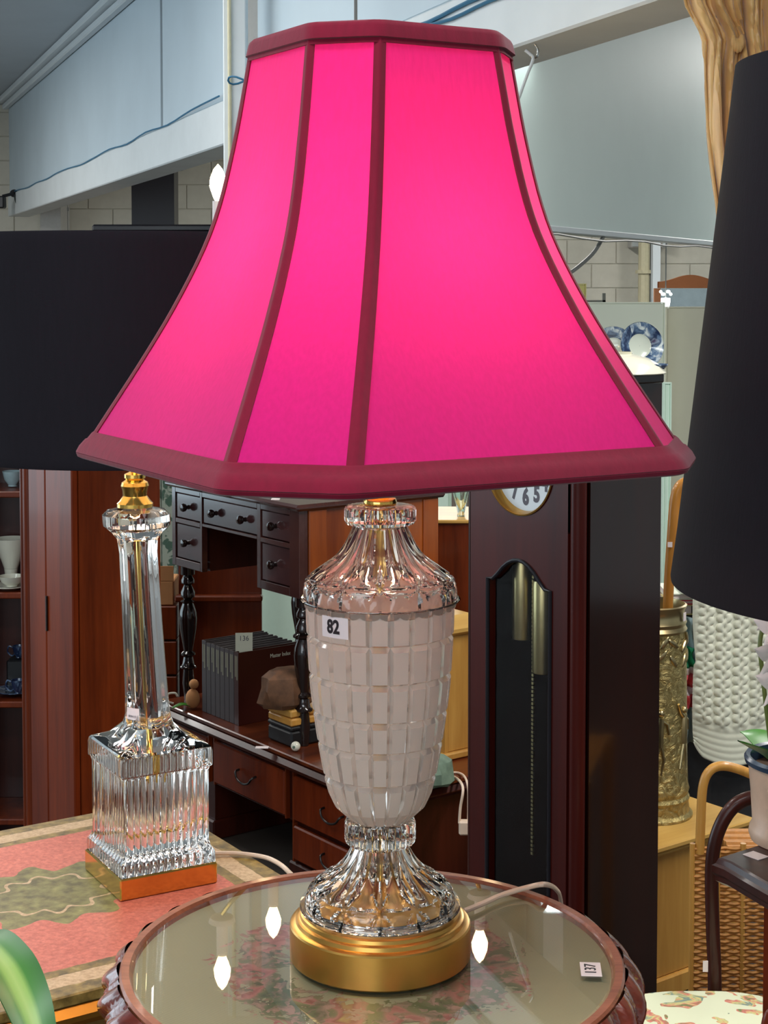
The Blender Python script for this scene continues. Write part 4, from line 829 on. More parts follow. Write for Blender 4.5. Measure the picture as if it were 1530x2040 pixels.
def drawer(par, y0, y1, z0, z1, mat, hnd=True):
    d = MB().box((-0.004, y0, z0), (0.012, y1, z1), bev=0.004).build('drawer', mat, par, False)
    for ya_, yb_ in ((y0 - 0.007, y0 - 0.001), (y1 + 0.001, y1 + 0.007)): MB().box((-0.001, ya_, z0 - 0.007), (0.0118, yb_, z1 + 0.007)).build('cockbead', 'mahogany', d, False)
    if hnd: drop_handle(d, (y0 + y1) / 2, (z0 + z1) / 2 + 0.012)
    return d
drawer(t2, yk + 0.025, yk2 - 0.02, ZL - 0.185, ZL - 0.06, 'mahogany_red'); drawer(t2, 0.03, yk - 0.02, ZL - 0.185, ZL - 0.06, 'mahogany_red')
drawer(t2, yk2 + 0.02, Lw - 0.04, ZL - 0.185, ZL - 0.06, 'mahogany_red')
for q in range(1):
    drawer(t2, 0.03, yk - 0.02, 0.07, ZL - 0.20, 'mahogany_red')
# small writing desk on top of it
ND = W(596, 1005, 4.42); ZD = ND.z; NDb = Vector((ND.x, ND.y, 0))
t3 = gthing('writing_desk', 'small kneehole writing desk with turned legs and bun knobs on the low desk', 'desk', NDb, ZL + 0.001)
hd = ZD - ZL - 0.001; fy = lambda px: front_t(NDb, px); Ld = fy(340); Dd = side_t(NDb, 872)
def zd(py, px): return zat(py, NDb.y + fy(px) * U_.y) - ZL - 0.001
MB().box((-0.018, -0.018, hd - 0.018), (Dd + 0.02, Ld + 0.018, hd), bev=0.007).build('desk_top', 'desk_wood', t3)
zr = hd - 0.0185; zu1, zu0 = zd(1020, 545), zd(1076, 545); zl1, zl0 = zd(1086, 545), zd(1163, 545); zp = zd(1180, 545); zrb = zd(1074, 508)
ya, yb, yc_, yd_, ye, yf = fy(575), fy(517), fy(510), fy(400), fy(396), fy(347)
body = MB()
m = MB()
for y0, y1, z0, z1 in ((0, ya, zp, zr), (yb, yc_, zp, zr), (yd_, ye, zp, zr), (yf, Ld, zp, zr), (ya, yb, zu1, zr), (yc_, yd_, zu1, zr), (ye, yf, zu1, zr), (ya, yb, zl1, zu0), (ye, yf, zl1, zu0), (yc_, yd_, zrb, zu0), (ya, yb, zp, zl0), (ye, yf, zp, zl0)):
    MB().box((0, y0, z0), (0.02, y1, z1), bev=0.0012).build('rail' if (y1 - y0) > 0.05 else 'stile', 'desk_wood', t3, False)
for y0, y1 in ((0.0, yc_), (yd_, Ld)):
    MB().box((0.03, y0 + 0.004, zp), (Dd, y1 - 0.004, zr - 0.001)).build('case', 'walnut_dark', t3, False)
MB().box((0.02, 0.001, zp), (0.0295, 0.02, zr)).build('filler', 'desk_wood', t3, False); MB().box((0.02, Ld - 0.02, zp), (0.0295, Ld - 0.001, zr)).build('filler', 'desk_wood', t3, False)
MB().box((Dd - 0.055, -0.006, zp - 0.01), (Dd, -0.0005, zr), bev=0.002).build('end_stile', 'desk_end', t3, False)
MB().box((0.03, -0.006, zp - 0.01), (0.09, -0.0005, zr), bev=0.002).build('end_stile', 'desk_end', t3, False)
MB().box((0.03, yc_, zrb + 0.005), (Dd - 0.021, yd_, zr - 0.001)).build('centre_case', 'walnut_dark', t3, False)
MB().box((0.03, -0.0004, zp), (Dd, 0.0035, zr - 0.001)).build('end_panel', 'desk_end', t3, False)
MB().box((Dd - 0.02, yc_, zp), (Dd, yd_, zr - 0.001)).build('back_panel', 'black_paint', t3, False)  # black board added; the kneehole's shade is put into its colour
def dk(y0, y1, z0, z1, ks):
    d = MB().box((0.004, y0 + 0.002, z0 + 0.002), (0.024, y1 - 0.002, z1 - 0.002), bev=0.002).build('drawer', 'drawer_front', t3, False)
    for k in ks: knob('knob', d, 'knob_black', (0.004, lerp(y0, y1, k), (z0 + z1) / 2))
dk(ya, yb, zu0, zu1, (0.5,)); dk(yc_, yd_, zu0, zu1, (0.22, 0.75)); dk(ye, yf, zu0, zu1, (0.5,)); dk(ya, yb, zl0, zl1, (0.5,)); dk(ye, yf, zl0, zl1, (0.5,))
LEGP = [(0.026, 1.0), (0.026, 0.93), (0.016, 0.92), (0.024, 0.89), (0.024, 0.865), (0.014, 0.85), (0.026, 0.80), (0.026, 0.765), (0.014, 0.745), (0.028, 0.73), (0.020, 0.715), (0.030, 0.66), (0.033, 0.60), (0.030, 0.52), (0.020, 0.40), (0.017, 0.36), (0.026, 0.345), (0.026, 0.33), (0.017, 0.315), (0.022, 0.26), (0.030, 0.245), (0.030, 0.235), (0.018, 0.22), (0.022, 0.12), (0.016, 0.02), (0.016, 0)]
lm = MB().lathe([(r * 0.86, z * (zp - 0.001)) for r, z in reversed(LEGP)], 18).mesh('leg', 'knob_black', ang=40)
for x in (0.035, Dd - 0.035):
    for y in (0.032, Ld - 0.034): link('leg', lm, t3, (x, y, 0))
# price tag lying on the desk top
tag(MB().box((-0.012, -0.017, 0), (0.012, 0.017, 0.0012)).build('price_tag', 'paper_white', None, False, loc=(WZ(549, 995, ZD).x, WZ(549, 995, ZD).y, ZD + 0.0005)), 'tiny white price tag on the top of the small writing desk', 'tag')

# mahogany end panel, pale cupboard and leaf-papered screen behind the desk
NB = W(521, 1200, 5.35); w0 = W(356, 1200, 5.35)
t = thing('headboard', 'reddish mahogany bed headboard with a ledge, behind the writing desk', 'headboard', (w0.x, 5.35, 0))
wd_ = NB.x - w0.x; zt_ = zat(1000, 5.35)
MB().box((0, 0, 0), (wd_, 0.03, zt_ - 0.03), bev=0.003).build('panel', 'mahogany', t, False)
MB().box((-0.01, -0.035, zat(1196, 5.35)), (wd_ + 0.005, -0.0005, zat(1183, 5.35)), bev=0.005).build('ledge', 'mahogany', t, False)
MB().box((-0.01, -0.01, zt_ - 0.0295), (wd_ + 0.01, 0.04, zt_), bev=0.006).build('cap', 'mahogany', t, False)
a0, a1 = W(500, 1100, 6.3), W(900, 1100, 6.3); zt_ = zat(935, 6.3)
t = thing('pale_cupboard', 'pale mint painted cupboard glimpsed behind and above the writing desk', 'cupboard', (a0.x, 6.3, 0))
MB().box((0, 0.02, 0), (a1.x - a0.x, 0.4, zt_), bev=0.004).build('carcass', 'mint_panel', t, False)
wdo = (a1.x - a0.x) / 2
for k in range(2):
    d = MB().box((k * wdo + 0.012, 0, 0.05), ((k + 1) * wdo - 0.012, 0.0195, zt_ - 0.04), bev=0.003).build('door', 'mint_panel', t, False)
    MB().ball((k * wdo + (wdo - 0.04 if k == 0 else 0.04), -0.012, zt_ * 0.55), 0.013).build('knob', 'dark_iron', d)
a0, a1 = W(290, 1050, 5.9), W(352, 1050, 5.9)
t = thing('papered_screen', 'grey green leaf-papered folding screen right of the red wardrobe', 'screen', (a0.x, 5.9, 0))
MB().box((0, 0, 0.06), ((a1.x - a0.x) * 0.5, 0.02, zat(930, 5.9)), bev=0.002).build('leaf_panel', 'leaf_paper', t, False); MB().box(((a1.x - a0.x) * 0.5 + 0.003, 0, 0.06), (a1.x - a0.x, 0.02, zat(930, 5.9)), bev=0.002).build('leaf_panel', 'leaf_paper', t, False)
MB().box((0, 0, 0), (0.03, 0.02, 0.0595)).build('foot', 'walnut_dark', t, False); MB().box((a1.x - a0.x - 0.03, 0, 0), (a1.x - a0.x, 0.02, 0.0595)).build('foot', 'walnut_dark', t, False)
a0, a1 = W(322, 1200, 5.33), W(346, 1200, 5.33)
t = thing('cardboard_box', 'orange brown cardboard carton standing behind the left turned leg', 'box', (a0.x - 0.1, 5.33, zat(1206, 5.33)))
zc = zat(1128, 5.33) - zat(1206, 5.33); MB().box((0, 0, 0), (a1.x - a0.x + 0.1, 0.14, zc - 0.05), bev=0.003).build('carton', 'card_orange', t, False)
MB().box((0, 0, zc - 0.0495), (a1.x - a0.x + 0.1, 0.004, zc + 0.0)).build('flap', 'card_orange', t, False)
t = thing('dark_crate', 'dark stained crate under the orange carton behind the turned leg', 'crate', (a0.x - 0.11, 5.32, 0)); zc = zat(1206, 5.33)
for k in range(5): MB().box((0, 0, zc * k / 5 + 0.004), (a1.x - a0.x + 0.12, 0.16, zc * (k + 1) / 5 - 0.002), bev=0.003).build('slat', 'mahogany', t, False)
a0 = W(352, 975, 4.95)
t = thing('pine_box', 'honey coloured pine box at the back corner of the writing desk top', 'box', (a0.x, 4.86, ZD + 0.001), GRID)
MB().box((0, -0.16, 0), (0.14, -0.01, 0.05), bev=0.003).build('case', 'pine', t, False); MB().box((-0.004, -0.164, 0.0505), (0.144, -0.006, 0.062), bev=0.003).build('lid', 'pine_top', t, False)

# ---- things lying on the low desk, under the writing desk
def on_low(px, py): return WZ(px, py, ZL)
bk = on_low(478, 1446); nb = 8
y_end = front_t(Vector((bk.x, bk.y, 0)), 400); bw_ = y_end / nb; hbk = zat(1300, bk.y) - ZL; lb = side_t(Vector((bk.x, bk.y, 0)), 598) * 1.0
random.seed(11)
mesh_cache = {}
for k in range(nb):
    p = Vector((bk.x, bk.y, 0)) + U_ * (bw_ * k)
    hh = hbk * random.choice((1.0, 0.985, 1.0, 0.99)); words = ['reddish brown cover facing out, nearest of the row of tall volumes', 'second tall grey volume from the brown cover', 'third tall grey volume from the brown cover', 'fourth tall grey volume from the brown cover', 'fifth tall grey volume from the brown cover', 'sixth tall grey volume from the brown cover', 'seventh tall grey volume from the brown cover', 'last tall grey volume of the row, beside the figurine'][k]
    b_ = thing('tall_book', words, 'book', (p.x, p.y, ZL + 0.001), GRID, 'tall volumes on the low desk')
    th = bw_ - 0.002
    MB().box((0, 0.001, 0), (lb, 0.004, hh)).box((0, th - 0.003, 0), (lb, th, hh)).box((-0.004, 0.001, 0), (-0.0002, th, hh)).build('cover', 'book_case' if k == 0 else 'book_cloth', b_, False)
    MB().box((0.0005, 0.0045, 0.004), (lb - 0.004, th - 0.0035, hh - 0.006)).build('page_block', 'book_page', b_, False)
    MB().box((-0.0046, th * 0.22, hh * 0.62), (-0.0041, th * 0.46, hh * 0.95)).build('title', 'book_title', b_, False)
    MB().box((-0.0046, th * 0.58, hh * (0.66 + 0.04 * (k % 3))), (-0.0041, th * 0.80, hh * 0.95)).build('title', 'book_title', b_, False)
    if k == 0:
        text_part('cover_lettering', 'Master Index', 0.017, Matrix.Translation((lb * 0.66, 0.0008, hh * 0.885)) @ Matrix.Rotation(math.pi / 2, 4, 'X'), 'tag_paper', b_, 0.8)
tgp = Vector((bk.x, bk.y, 0)) + V_ * (lb * 0.02) + U_ * 0.03
tg = tag(MB().add([(0, 0, 0), (0.05, 0, 0), (0.05, 0, 0.085), (0, 0, 0.085), (0, 0.001, 0), (0.05, 0.001, 0), (0.05, 0.001, 0.085), (0, 0.001, 0.085)], [(0, 1, 2, 3), (7, 6, 5, 4), (0, 3, 7, 4), (1, 5, 6, 2), (3, 2, 6, 7), (0, 4, 5, 1)]).build('paper_tag', 'tag_paper', None, False, loc=(tgp.x, tgp.y, ZL + hbk - 0.03)), 'pale green paper tag reading 136 stuck up between the tall volumes', 'tag'); tg.rotation_euler = (math.radians(8), 0, math.radians(6))
text_part('number', '136', 0.022, Matrix.Translation((0.025, -0.0008, 0.068)) @ Matrix.Rotation(math.pi / 2, 4, 'X'), 'ink_grey', tg, 0.9)
def lump(name, label, cat, px, py, w, d, h, mat, seed, z=0.0, rz=GRID, jag=0.15):
    random.seed(seed); p = on_low(px, py); o = MB(); rings = []
    for i, (k, zz) in enumerate(((0.9, 0), (1.0, 0.12), (0.97, 0.5), (0.85, 0.8), (0.55, 0.97), (0.3, 1.0))):
        rings.append([(w / 2 * k * math.cos(a) * (1 + random.uniform(-jag, jag)), d / 2 * k * math.sin(a) * (1 + random.uniform(-jag, jag)), h * zz) for a in [2 * math.pi * j / 14 for j in range(14)]])
    o.loft(rings, True, True); ob = o.build(name, mat, None, True, 30, loc=(p.x, p.y, ZL + 0.001 + z)); ob.rotation_euler = (0, 0, rz); return tag(ob, label, cat)
q = on_low(556, 1482)
t = thing('black_case', 'low black case lying under the planks beside the right turned leg', 'case', (q.x, q.y, ZL + 0.001), GRID); MB().box((0.0, -0.06, 0), (0.17, 0.06, 0.045), bev=0.006).build('body', 'black_box', t); MB().box((0.0, -0.061, 0.0455), (0.171, 0.061, 0.058), bev=0.004).build('lid', 'black_box', t)
for k, (z, mt, ln, lab) in enumerate(((0.06, 'rattan', 0.15, 'lower rough wooden slab on the black case under the desk'), (0.083, 'pine', 0.14, 'upper yellowish wooden slab under the brown stone'))):
    ob = MB().box((0.0, -0.062 + 0.004 * k, 0), (ln, 0.058, 0.0215), bev=0.004).build('wood_slab', mt, None, True, loc=(q.x, q.y, ZL + z)); ob.rotation_euler = (0, 0, GRID + 0.04 * k); tag(ob, lab, 'slab')
lump('brown_stone', 'lump of brown petrified stone on the wooden slabs beside the books', 'stone', 572, 1478, 0.17, 0.12, 0.105, 'stone_brown', 5, 0.105)
pb = on_low(589, 1497); t = thing('white_ball', 'small cream ball with a green dot on the low desk edge', 'ball', (pb.x, pb.y, ZL + 0.001)); MB().ball((0, 0, 0.0135), 0.0135, 18, 12).build('ball', 'china_white', t); MB().ball((-0.004, -0.0125, 0.0145), 0.004, 10, 8, (1, 0.5, 1)).build('dot', 'stone_green', t)
pb = on_low(522, 1490); tag(MB().box((-0.018, -0.01, 0), (0.018, 0.01, 0.0012)).build('price_tag', 'paper_white', None, False, loc=(pb.x, pb.y, ZL + 0.001)), 'small white price tag lying on the low desk before the books', 'tag')
pb = on_low(384, 1412); t = thing('figurine', 'small cream and green leaf figurine at the left end of the books', 'figurine', (pb.x, pb.y, ZL + 0.001))
MB().ball((0, 0, 0.03), 0.022, 12, 8, (1, 1, 1.4)).ball((0.004, 0, 0.075), 0.015, 12, 8).build('body', 'card_orange', t); leaf(t, 'leaf', [Vector((0, 0, 0.004)), Vector((-0.03, -0.01, 0.014)), Vector((-0.06, -0.02, 0.006))], 0.014, 'green_leaf')
pb = on_low(346, 1404); tag(MB().tube(smooth_path([(pb.x, pb.y, ZL + 0.004), (pb.x - 0.02, pb.y, ZL + 0.012), (pb.x - 0.018, pb.y, ZL + 0.032), (pb.x + 0.004, pb.y, ZL + 0.036), (pb.x + 0.012, pb.y, ZL + 0.026)]), 0.0035, 8).build('curled_wire', 'china_white'), 'small cream curled wire hook beside the left turned leg', 'wire')
lump('carved_stone', 'grey green carved stone block beside the pine case', 'stone', 862, 1560, 0.12, 0.10, 0.07, 'stone_green', 8)
# little pine clock case on the low desk
pc = on_low(886, 1516); pcv = Vector((pc.x, pc.y, 0)); hpc = zat(1248, pc.y) - ZL
t = thing('pine_case', 'small honey pine display case with glazed door left of the tall clock', 'case', (pc.x, pc.y, ZL + 0.001), GRID)
dpc = 0.14; fpc = 0.20
MB().box((-0.012, -0.012, 0), (dpc + 0.01, fpc + 0.012, 0.02), bev=0.004).build('base', 'pine', t); MB().box((0.012, 0.0, 0.0205), (dpc, fpc, hpc - 0.03), bev=0.002).build('carcass', 'pine', t, False)
d = MB().box((0, 0, 0.0205), (0.0115, 0.03, hpc - 0.03)).box((0, fpc - 0.03, 0.0205), (0.0115, fpc, hpc - 0.03)).box((0, 0.03, 0.0205), (0.0115, fpc - 0.03, 0.05)).box((0, 0.03, hpc - 0.06), (0.0115, fpc - 0.03, hpc - 0.03)).build('door', 'pine', t, False); MB().box((0.004, 0.03, 0.05), (0.006, fpc - 0.03, hpc - 0.06)).build('pane', 'flat_pane', d, False)
MB().loft([[(x0, y0, z) for x0, y0 in ((-e, -e), (dpc + e, -e), (dpc + e, fpc + e), (-e, fpc + e))] for e, z in ((0.004, hpc - 0.0295), (0.016, hpc - 0.02), (0.016, hpc - 0.010), (-0.03, hpc + 0.018))], True, True).build('cornice', 'pine_top', t, False)
# flex hanging off the low desk
a0 = on_low(880, 1550)
m = MB(); cps = [a0 + Vector((0, 0, 0.005)), WZ(905, 1548, ZL + 0.004), W(922, 1568, 4.03), W(917, 1610, 4.02), W(915, 1640, 4.02)]
t = thing('white_plug_lead', 'cream electrical leads with a plug hanging off the low desk by the clock', 'lead', a0)
MB().tube([p - a0 for p in smooth_path(cps)], 0.0035, 8).build('flex', 'cord_cream', t)
MB().tube([p - a0 for p in smooth_path([a0 + Vector((0, 0.02, 0.005)), WZ(915, 1540, ZL + 0.004), W(931, 1560, 4.05), W(933, 1610, 4.03), W(932, 1650, 4.03)])], 0.003, 8).build('flex', 'cord_cream', t)
pq = W(925, 1648, 4.02) - a0; MB().box((pq.x - 0.014, pq.y - 0.012, pq.z - 0.018), (pq.x + 0.014, pq.y + 0.012, pq.z + 0.018), bev=0.004).build('plug', 'cord_cream', t)
# dark shelf unit right of the desk with a glass vase
a0, a1 = W(868, 1200, 5.0), W(960, 1200, 5.0); zs_ = zat(1036, 5.0)
t = thing('shelf_unit', 'brown wooden shelf unit between the writing desk and the tall clock', 'shelf', (a0.x, 5.0, 0)); MB().box((0, 0.01, 0), (a1.x - a0.x, 0.3, zs_ - 0.0125)).build('carcass', 'mahogany', t, False); MB().box((-0.01, 0, zs_ - 0.012), (a1.x - a0.x + 0.01, 0.31, zs_), bev=0.003).build('top', 'pine_top', t, False)
pv = WZ(921, 1036, zs_); t = thing('glass_vase', 'tapered clear glass vase on the shelf unit left of the clock', 'vase', (pv.x, 5.08, zs_ + 0.001))
mv = mpx(1000, 5.05); MB().lathe([(0.0005, 0), (8 * mv, 0), (7 * mv, 6 * mv), (11 * mv, 25 * mv), (19 * mv, 55 * mv), (22 * mv, 90 * mv), (20 * mv, 100 * mv), (17 * mv, 90 * mv), (14 * mv, 55 * mv), (7 * mv, 26 * mv), (0.0005, 12 * mv)], 24, caps=False).build('bowl', 'vase_glass', t)

# ------------------------------------------------------------------ longcase clock
CC = W(1150, 1300, 3.30); CCv = Vector((CC.x, CC.y, 0)); Wc = front_t(CCv, 932); Dc = side_t(CCv, 1320)
def zf(py, px): return zat(py, CC.y + front_t(CCv, px) * U_.y)
ZC = zat(744, CC.y + Dc * V_.y); 
t = gthing('longcase_clock', 'tall dark mahogany longcase clock with white dial and brass weights', 'clock', CCv)
yL, yR = front_t(CCv, 974), front_t(CCv, 1100); zdo1 = zf(1150, 975); zdo0 = 0.25; zap = zf(1116, 1035)
# front board with an arched opening, made of strips around it
arch = []
for k in range(13):
    s_ = k / 12; b = 0 if s_ < 0.12 or s_ > 0.88 else math.sin(math.pi * (s_ - 0.12) / 0.76) ** 0.8
    arch.append((lerp(yR, yL, s_), zdo1 + (zap - zdo1) * b))
ydc = front_t(CCv, 1036); zdc = zf(928, 1040); RD = (zf(928, 1040) - zf(1026, 1040)); ZU0, ZU1 = zdc - RD * 1.22, zdc + RD * 1.22; YU0, YU1 = 0.03, Wc - 0.012
m = MB(); th = 0.022
m.box((0, 0.03, 0.09), (th, yR, ZU0)); m.box((0, yL, 0.09), (th, Wc - 0.012, ZU0)); m.box((0, yR, 0.09), (th, yL, zdo0)); m.box((0, 0.03, ZU1), (th, Wc - 0.012, ZC - 0.02))
for (ya_, za_), (yb_, zb_) in zip(arch, arch[1:]):
    m.add([(0, ya_, za_), (0, yb_, zb_), (0, yb_, ZU0), (0, ya_, ZU0), (th, ya_, za_), (th, yb_, zb_), (th, yb_, ZU0), (th, ya_, ZU0)], [(0, 3, 2, 1), (4, 5, 6, 7), (0, 1, 5, 4), (3, 7, 6, 2)])
inn, outr = [], []
for k in range(64):                                   # round hole for the dial
    a = 2 * math.pi * (k + 0.5) / 64; c_, s_ = math.cos(a), math.sin(a); inn.append((0, ydc + RD * c_, zdc + RD * s_))
    q_ = min(((YU1 - ydc) if c_ > 0 else (ydc - YU0)) / max(abs(c_), 1e-6), ((ZU1 - zdc) if s_ > 0 else (zdc - ZU0)) / max(abs(s_), 1e-6)); outr.append((0, ydc + q_ * c_, zdc + q_ * s_))
for cy_ in (YU0, YU1):
    for cz_ in (ZU0, ZU1):
        k = min(range(64), key=lambda i_: (outr[i_][1] - cy_) ** 2 + (outr[i_][2] - cz_) ** 2); outr[k] = (0, cy_, cz_)
m.loft([outr, inn, [(th, y_, z_) for _, y_, z_ in inn]], True, False)
m.build('front_board', 'clock_wood', t, False)
edge = [(-0.001, yR, zdo0)] + [(-0.001, y, z) for y, z in arch] + [(-0.001, yL, zdo0)]
MB().tube(edge, 0.0045, 8).build('door_beading', 'black_paint', t)
MB().add([(0.009, yL, zdo0), (0.009, yR, zdo0), (0.009, yR, zap), (0.009, yL, zap)], [(0, 1, 2, 3)]).build('door_pane', 'flat_pane', t, False)
m = MB(); m.tube([(0.016, 0.015, 0.09), (0.016, 0.015, ZC - 0.02)], 0.017, 16); m.build('corner_column', 'clock_wood', t)
m = MB(); m.tube([(0.010, Wc - 0.006, 0.09), (0.010, Wc - 0.006, ZC - 0.02)], 0.009, 12); m.build('corner_column', 'walnut_dark', t)
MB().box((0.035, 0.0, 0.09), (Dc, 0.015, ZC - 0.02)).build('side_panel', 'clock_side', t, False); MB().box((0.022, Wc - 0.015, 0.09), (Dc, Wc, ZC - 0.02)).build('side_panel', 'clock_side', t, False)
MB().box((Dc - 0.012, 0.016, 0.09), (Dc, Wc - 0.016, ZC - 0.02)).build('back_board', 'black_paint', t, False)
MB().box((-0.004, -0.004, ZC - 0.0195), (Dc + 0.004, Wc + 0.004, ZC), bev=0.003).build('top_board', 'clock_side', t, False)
MB().box((-0.012, -0.012, 0), (Dc, Wc + 0.012, 0.0895), bev=0.006).build('plinth', 'clock_wood', t, False)
MX = Matrix.Translation((0, ydc, zdc)) @ Matrix.Rotation(-math.pi / 2, 4, 'Y')
dl = MB().lathe([(RD * 0.999, -0.021), (RD * 0.999, 0.001), (RD * 1.02, 0.001), (RD * 1.02, 0.003), (RD * 0.99, 0.004), (RD * 0.955, -0.002), (RD * 0.935, -0.0185), (RD * 0.93, -0.021)], 64, caps=False).xf(MX).build('dial_bezel', 'satin_brass', t)
MB().lathe([(RD * 0.94, -0.021), (RD * 0.94, -0.0185), (0.0005, -0.0185)], 64, caps=False).xf(MX).build('dial_face', 'dial_face', dl)
for h in range(1, 13):
    a = math.pi / 2 - h * math.pi / 6
    M = Matrix.Translation((0.0180, ydc - RD * 0.66 * math.cos(a), zdc + RD * 0.66 * math.sin(a))) @ Matrix.Rotation(-math.pi / 2, 4, 'Z') @ Matrix.Rotation(math.pi / 2, 4, 'X')
    text_part('numeral', str(h), RD * 0.46, M, 'ink_grey', dl, 0.8, 0.0003, 0.0022)
m = MB()
for a, ln, w_ in ((math.radians(60), RD * 0.5, 0.004), (math.radians(150), RD * 0.7, 0.003)):
    dy, dz = -math.cos(a), math.sin(a); 
    MB().tube([(0.014, ydc, zdc), (0.014, ydc + dy * ln, zdc + dz * ln)], [w_, w_ * 0.4], 6).build('hand', 'ink', dl)
def weight(pxc, pxl, pxr, py0, py1):
    yy = front_t(CCv, pxc); r = (front_t(CCv, pxl) - front_t(CCv, pxr)) / 2 * 0.80
    w_ = MB().lathe([(0.0005, zf(py1, pxc)), (r * 0.95, zf(py1, pxc)), (r, zf(py1, pxc) + 0.004), (r, zf(py0, pxc) - 0.004), (r * 0.95, zf(py0, pxc)), (0.0005, zf(py0, pxc))], 24, (0.062, yy + 0.066, 0), caps=False).build('brass_weight', 'antique_brass', t)
weight(1041, 1021, 1057, 1128, 1290); weight(1084, 1066, 1104, 1172, 1360)
yy = front_t(CCv, 1064)
m = MB(); zz = 0.4
while zz < zdo1 + 0.02:
    m.box((0.060, yy + 0.063, zz), (0.064, yy + 0.069, zz + 0.006)); zz += 0.009
ch_ = m.build('chain', 'antique_brass', t, False); ch_['kind'] = 'stuff'
sl = MB().box((0.0075, -0.006, 0), (0.0085, 0.006, 0.012)).build('price_tag', 'paper_white', t, False, loc=(-0.004, front_t(CCv, 1083), zf(1176, 1083)))
# china on the clock
def plate_prof(R): return [(0.0005, 0.0), (R * 0.45, 0.0), (R * 0.50, 0.004), (R * 0.68, 0.010), (R, 0.018), (R * 1.0, 0.021), (R * 0.66, 0.014), (R * 0.45, 0.006), (0.0005, 0.006)]
pz = ZC + 0.001; mc = mpx(690, 3.5)
p0 = W(1268, 684, 3.52); Rp = 47 * mc
def plate(px, py, Y, R, mat, label, tilt, rz, cat='plate'):
    c = W(px, py, Y); c.z = pz + R * math.sin(tilt) + 0.002; t_ = thing('china_plate', label, cat, c); t_.rotation_euler = (tilt, 0, rz)
    MB().lathe(plate_prof(R), 40, caps=False).build('dish', mat, t_); MB().lathe([(R * 0.52, 0.0088), (R * 0.44, 0.0066), (0.0005, 0.0066)], 32, caps=False).build('well', 'china_grey', t_); MB().lathe([(R * 0.995, 0.0185), (R * 1.01, 0.020), (R * 0.995, 0.0215)], 40, caps=False).build('rim_line', 'pot_rim', t_); return t_
plate(1272, 690, 3.575, Rp, 'blue_china', 'blue and white transfer plate standing on edge on the tall clock', math.radians(78), math.radians(16))
plate(1222, 716, 3.60, Rp * 0.9, 'blue_china', 'half hidden blue and white plate leaning behind the white dish', math.radians(70), math.radians(-14))
c = W(1240, 744, 3.44); t = thing('white_dish', 'plain white upturned dish on top of the tall clock', 'dish', (c.x, c.y, pz)); MB().lathe([(85 * mc * 0.98, 0), (85 * mc, 0.002), (78 * mc, 14 * mc), (50 * mc, 30 * mc), (20 * mc, 38 * mc), (0.0005, 39 * mc)], 40, caps=False).build('dish', 'china_white', t); MB().lathe([(18 * mc, 38 * mc), (20 * mc, 42 * mc), (17 * mc, 42 * mc)], 24, caps=False).build('foot_ring', 'china_white', t)
c = W(1306, 742, 3.42); t = thing('blue_saucer', 'small flat blue and white saucer at the clock top corner', 'saucer', (c.x, c.y, pz)); MB().lathe(plate_prof(24 * mc), 32, caps=False).build('dish', 'blue_china', t)

# ------------------------------------------------------------------ wardrobe and china cabinet (left)
NW = W(146, 1300, 4.2); NWv = Vector((NW.x, NW.y, 0)); Ww = front_t(NWv, 34); Dw = side_t(NWv, 316); zw = 1.62
t = gthing('wardrobe', 'tall polished mahogany wardrobe behind the crystal column lamp', 'wardrobe', NWv)
MB().box((0.02, 0.0, 0.08), (Dw, Ww, zw - 0.04)).build('carcass', 'mahogany', t, False); ys = front_t(NWv, 86)
d = MB().box((0, 0.002, 0.09), (0.0195, ys - 0.002, zw - 0.05), bev=0.003).build('door', 'mahogany_red', t, False); MB().box((-0.006, ys - 0.012, zat(1260, 4.3)), (-0.0005, ys - 0.006, zat(1190, 4.3)), bev=0.001).build('handle', 'dark_iron', d, False)
ys2 = front_t(NWv, 52); MB().box((0, ys + 0.002, 0.09), (0.0195, ys2 - 0.001, zw - 0.05), bev=0.003).build('door', 'mahogany_red', t, False)
MB().tube([(0.012, (ys2 + Ww) / 2 - 0.005, 0.09), (0.012, (ys2 + Ww) / 2 - 0.005, zw - 0.05)], (Ww - ys2) * 0.28, 14).build('corner_column', 'mahogany', t); MB().box((0, Ww - 0.014, 0.09), (0.0195, Ww, zw - 0.05), bev=0.004).build('stile', 'mahogany', t, False)
MB().box((-0.02, -0.02, zw - 0.039), (Dw, Ww + 0.02, zw), bev=0.012).build('cornice', 'mahogany', t); MB().box((-0.01, -0.01, 0), (Dw, Ww + 0.01, 0.0795), bev=0.006).build('plinth', 'walnut_dark', t, False)
a0 = W(-60, 1200, 4.56); a1 = W(76, 1200, 4.60)
t = thing('china_cabinet', 'dark open china cabinet with shelves at the far left edge', 'cabinet', (a0.x, 4.57, 0)); wc = a1.x - a0.x
MB().box((0, 0.20, 0), (wc, 0.22, 1.5)).build('back', 'walnut_dark', t, False); MB().box((-0.02, 0, 0), (-0.0005, 0.22, 1.5)).build('side', 'mahogany', t, False); MB().box((wc + 0.0005, 0, 0), (wc + 0.02, 0.22, 1.5)).build('side', 'mahogany', t, False)
shz = [zat(p_, 4.56) for p_ in (980, 1182, 1400)] ; shz.append(0.12)
for z in shz + [1.48]: MB().box((0, 0, z - 0.018), (wc, 0.1995, z), bev=0.003).build('shelf', 'mahogany', t, False)
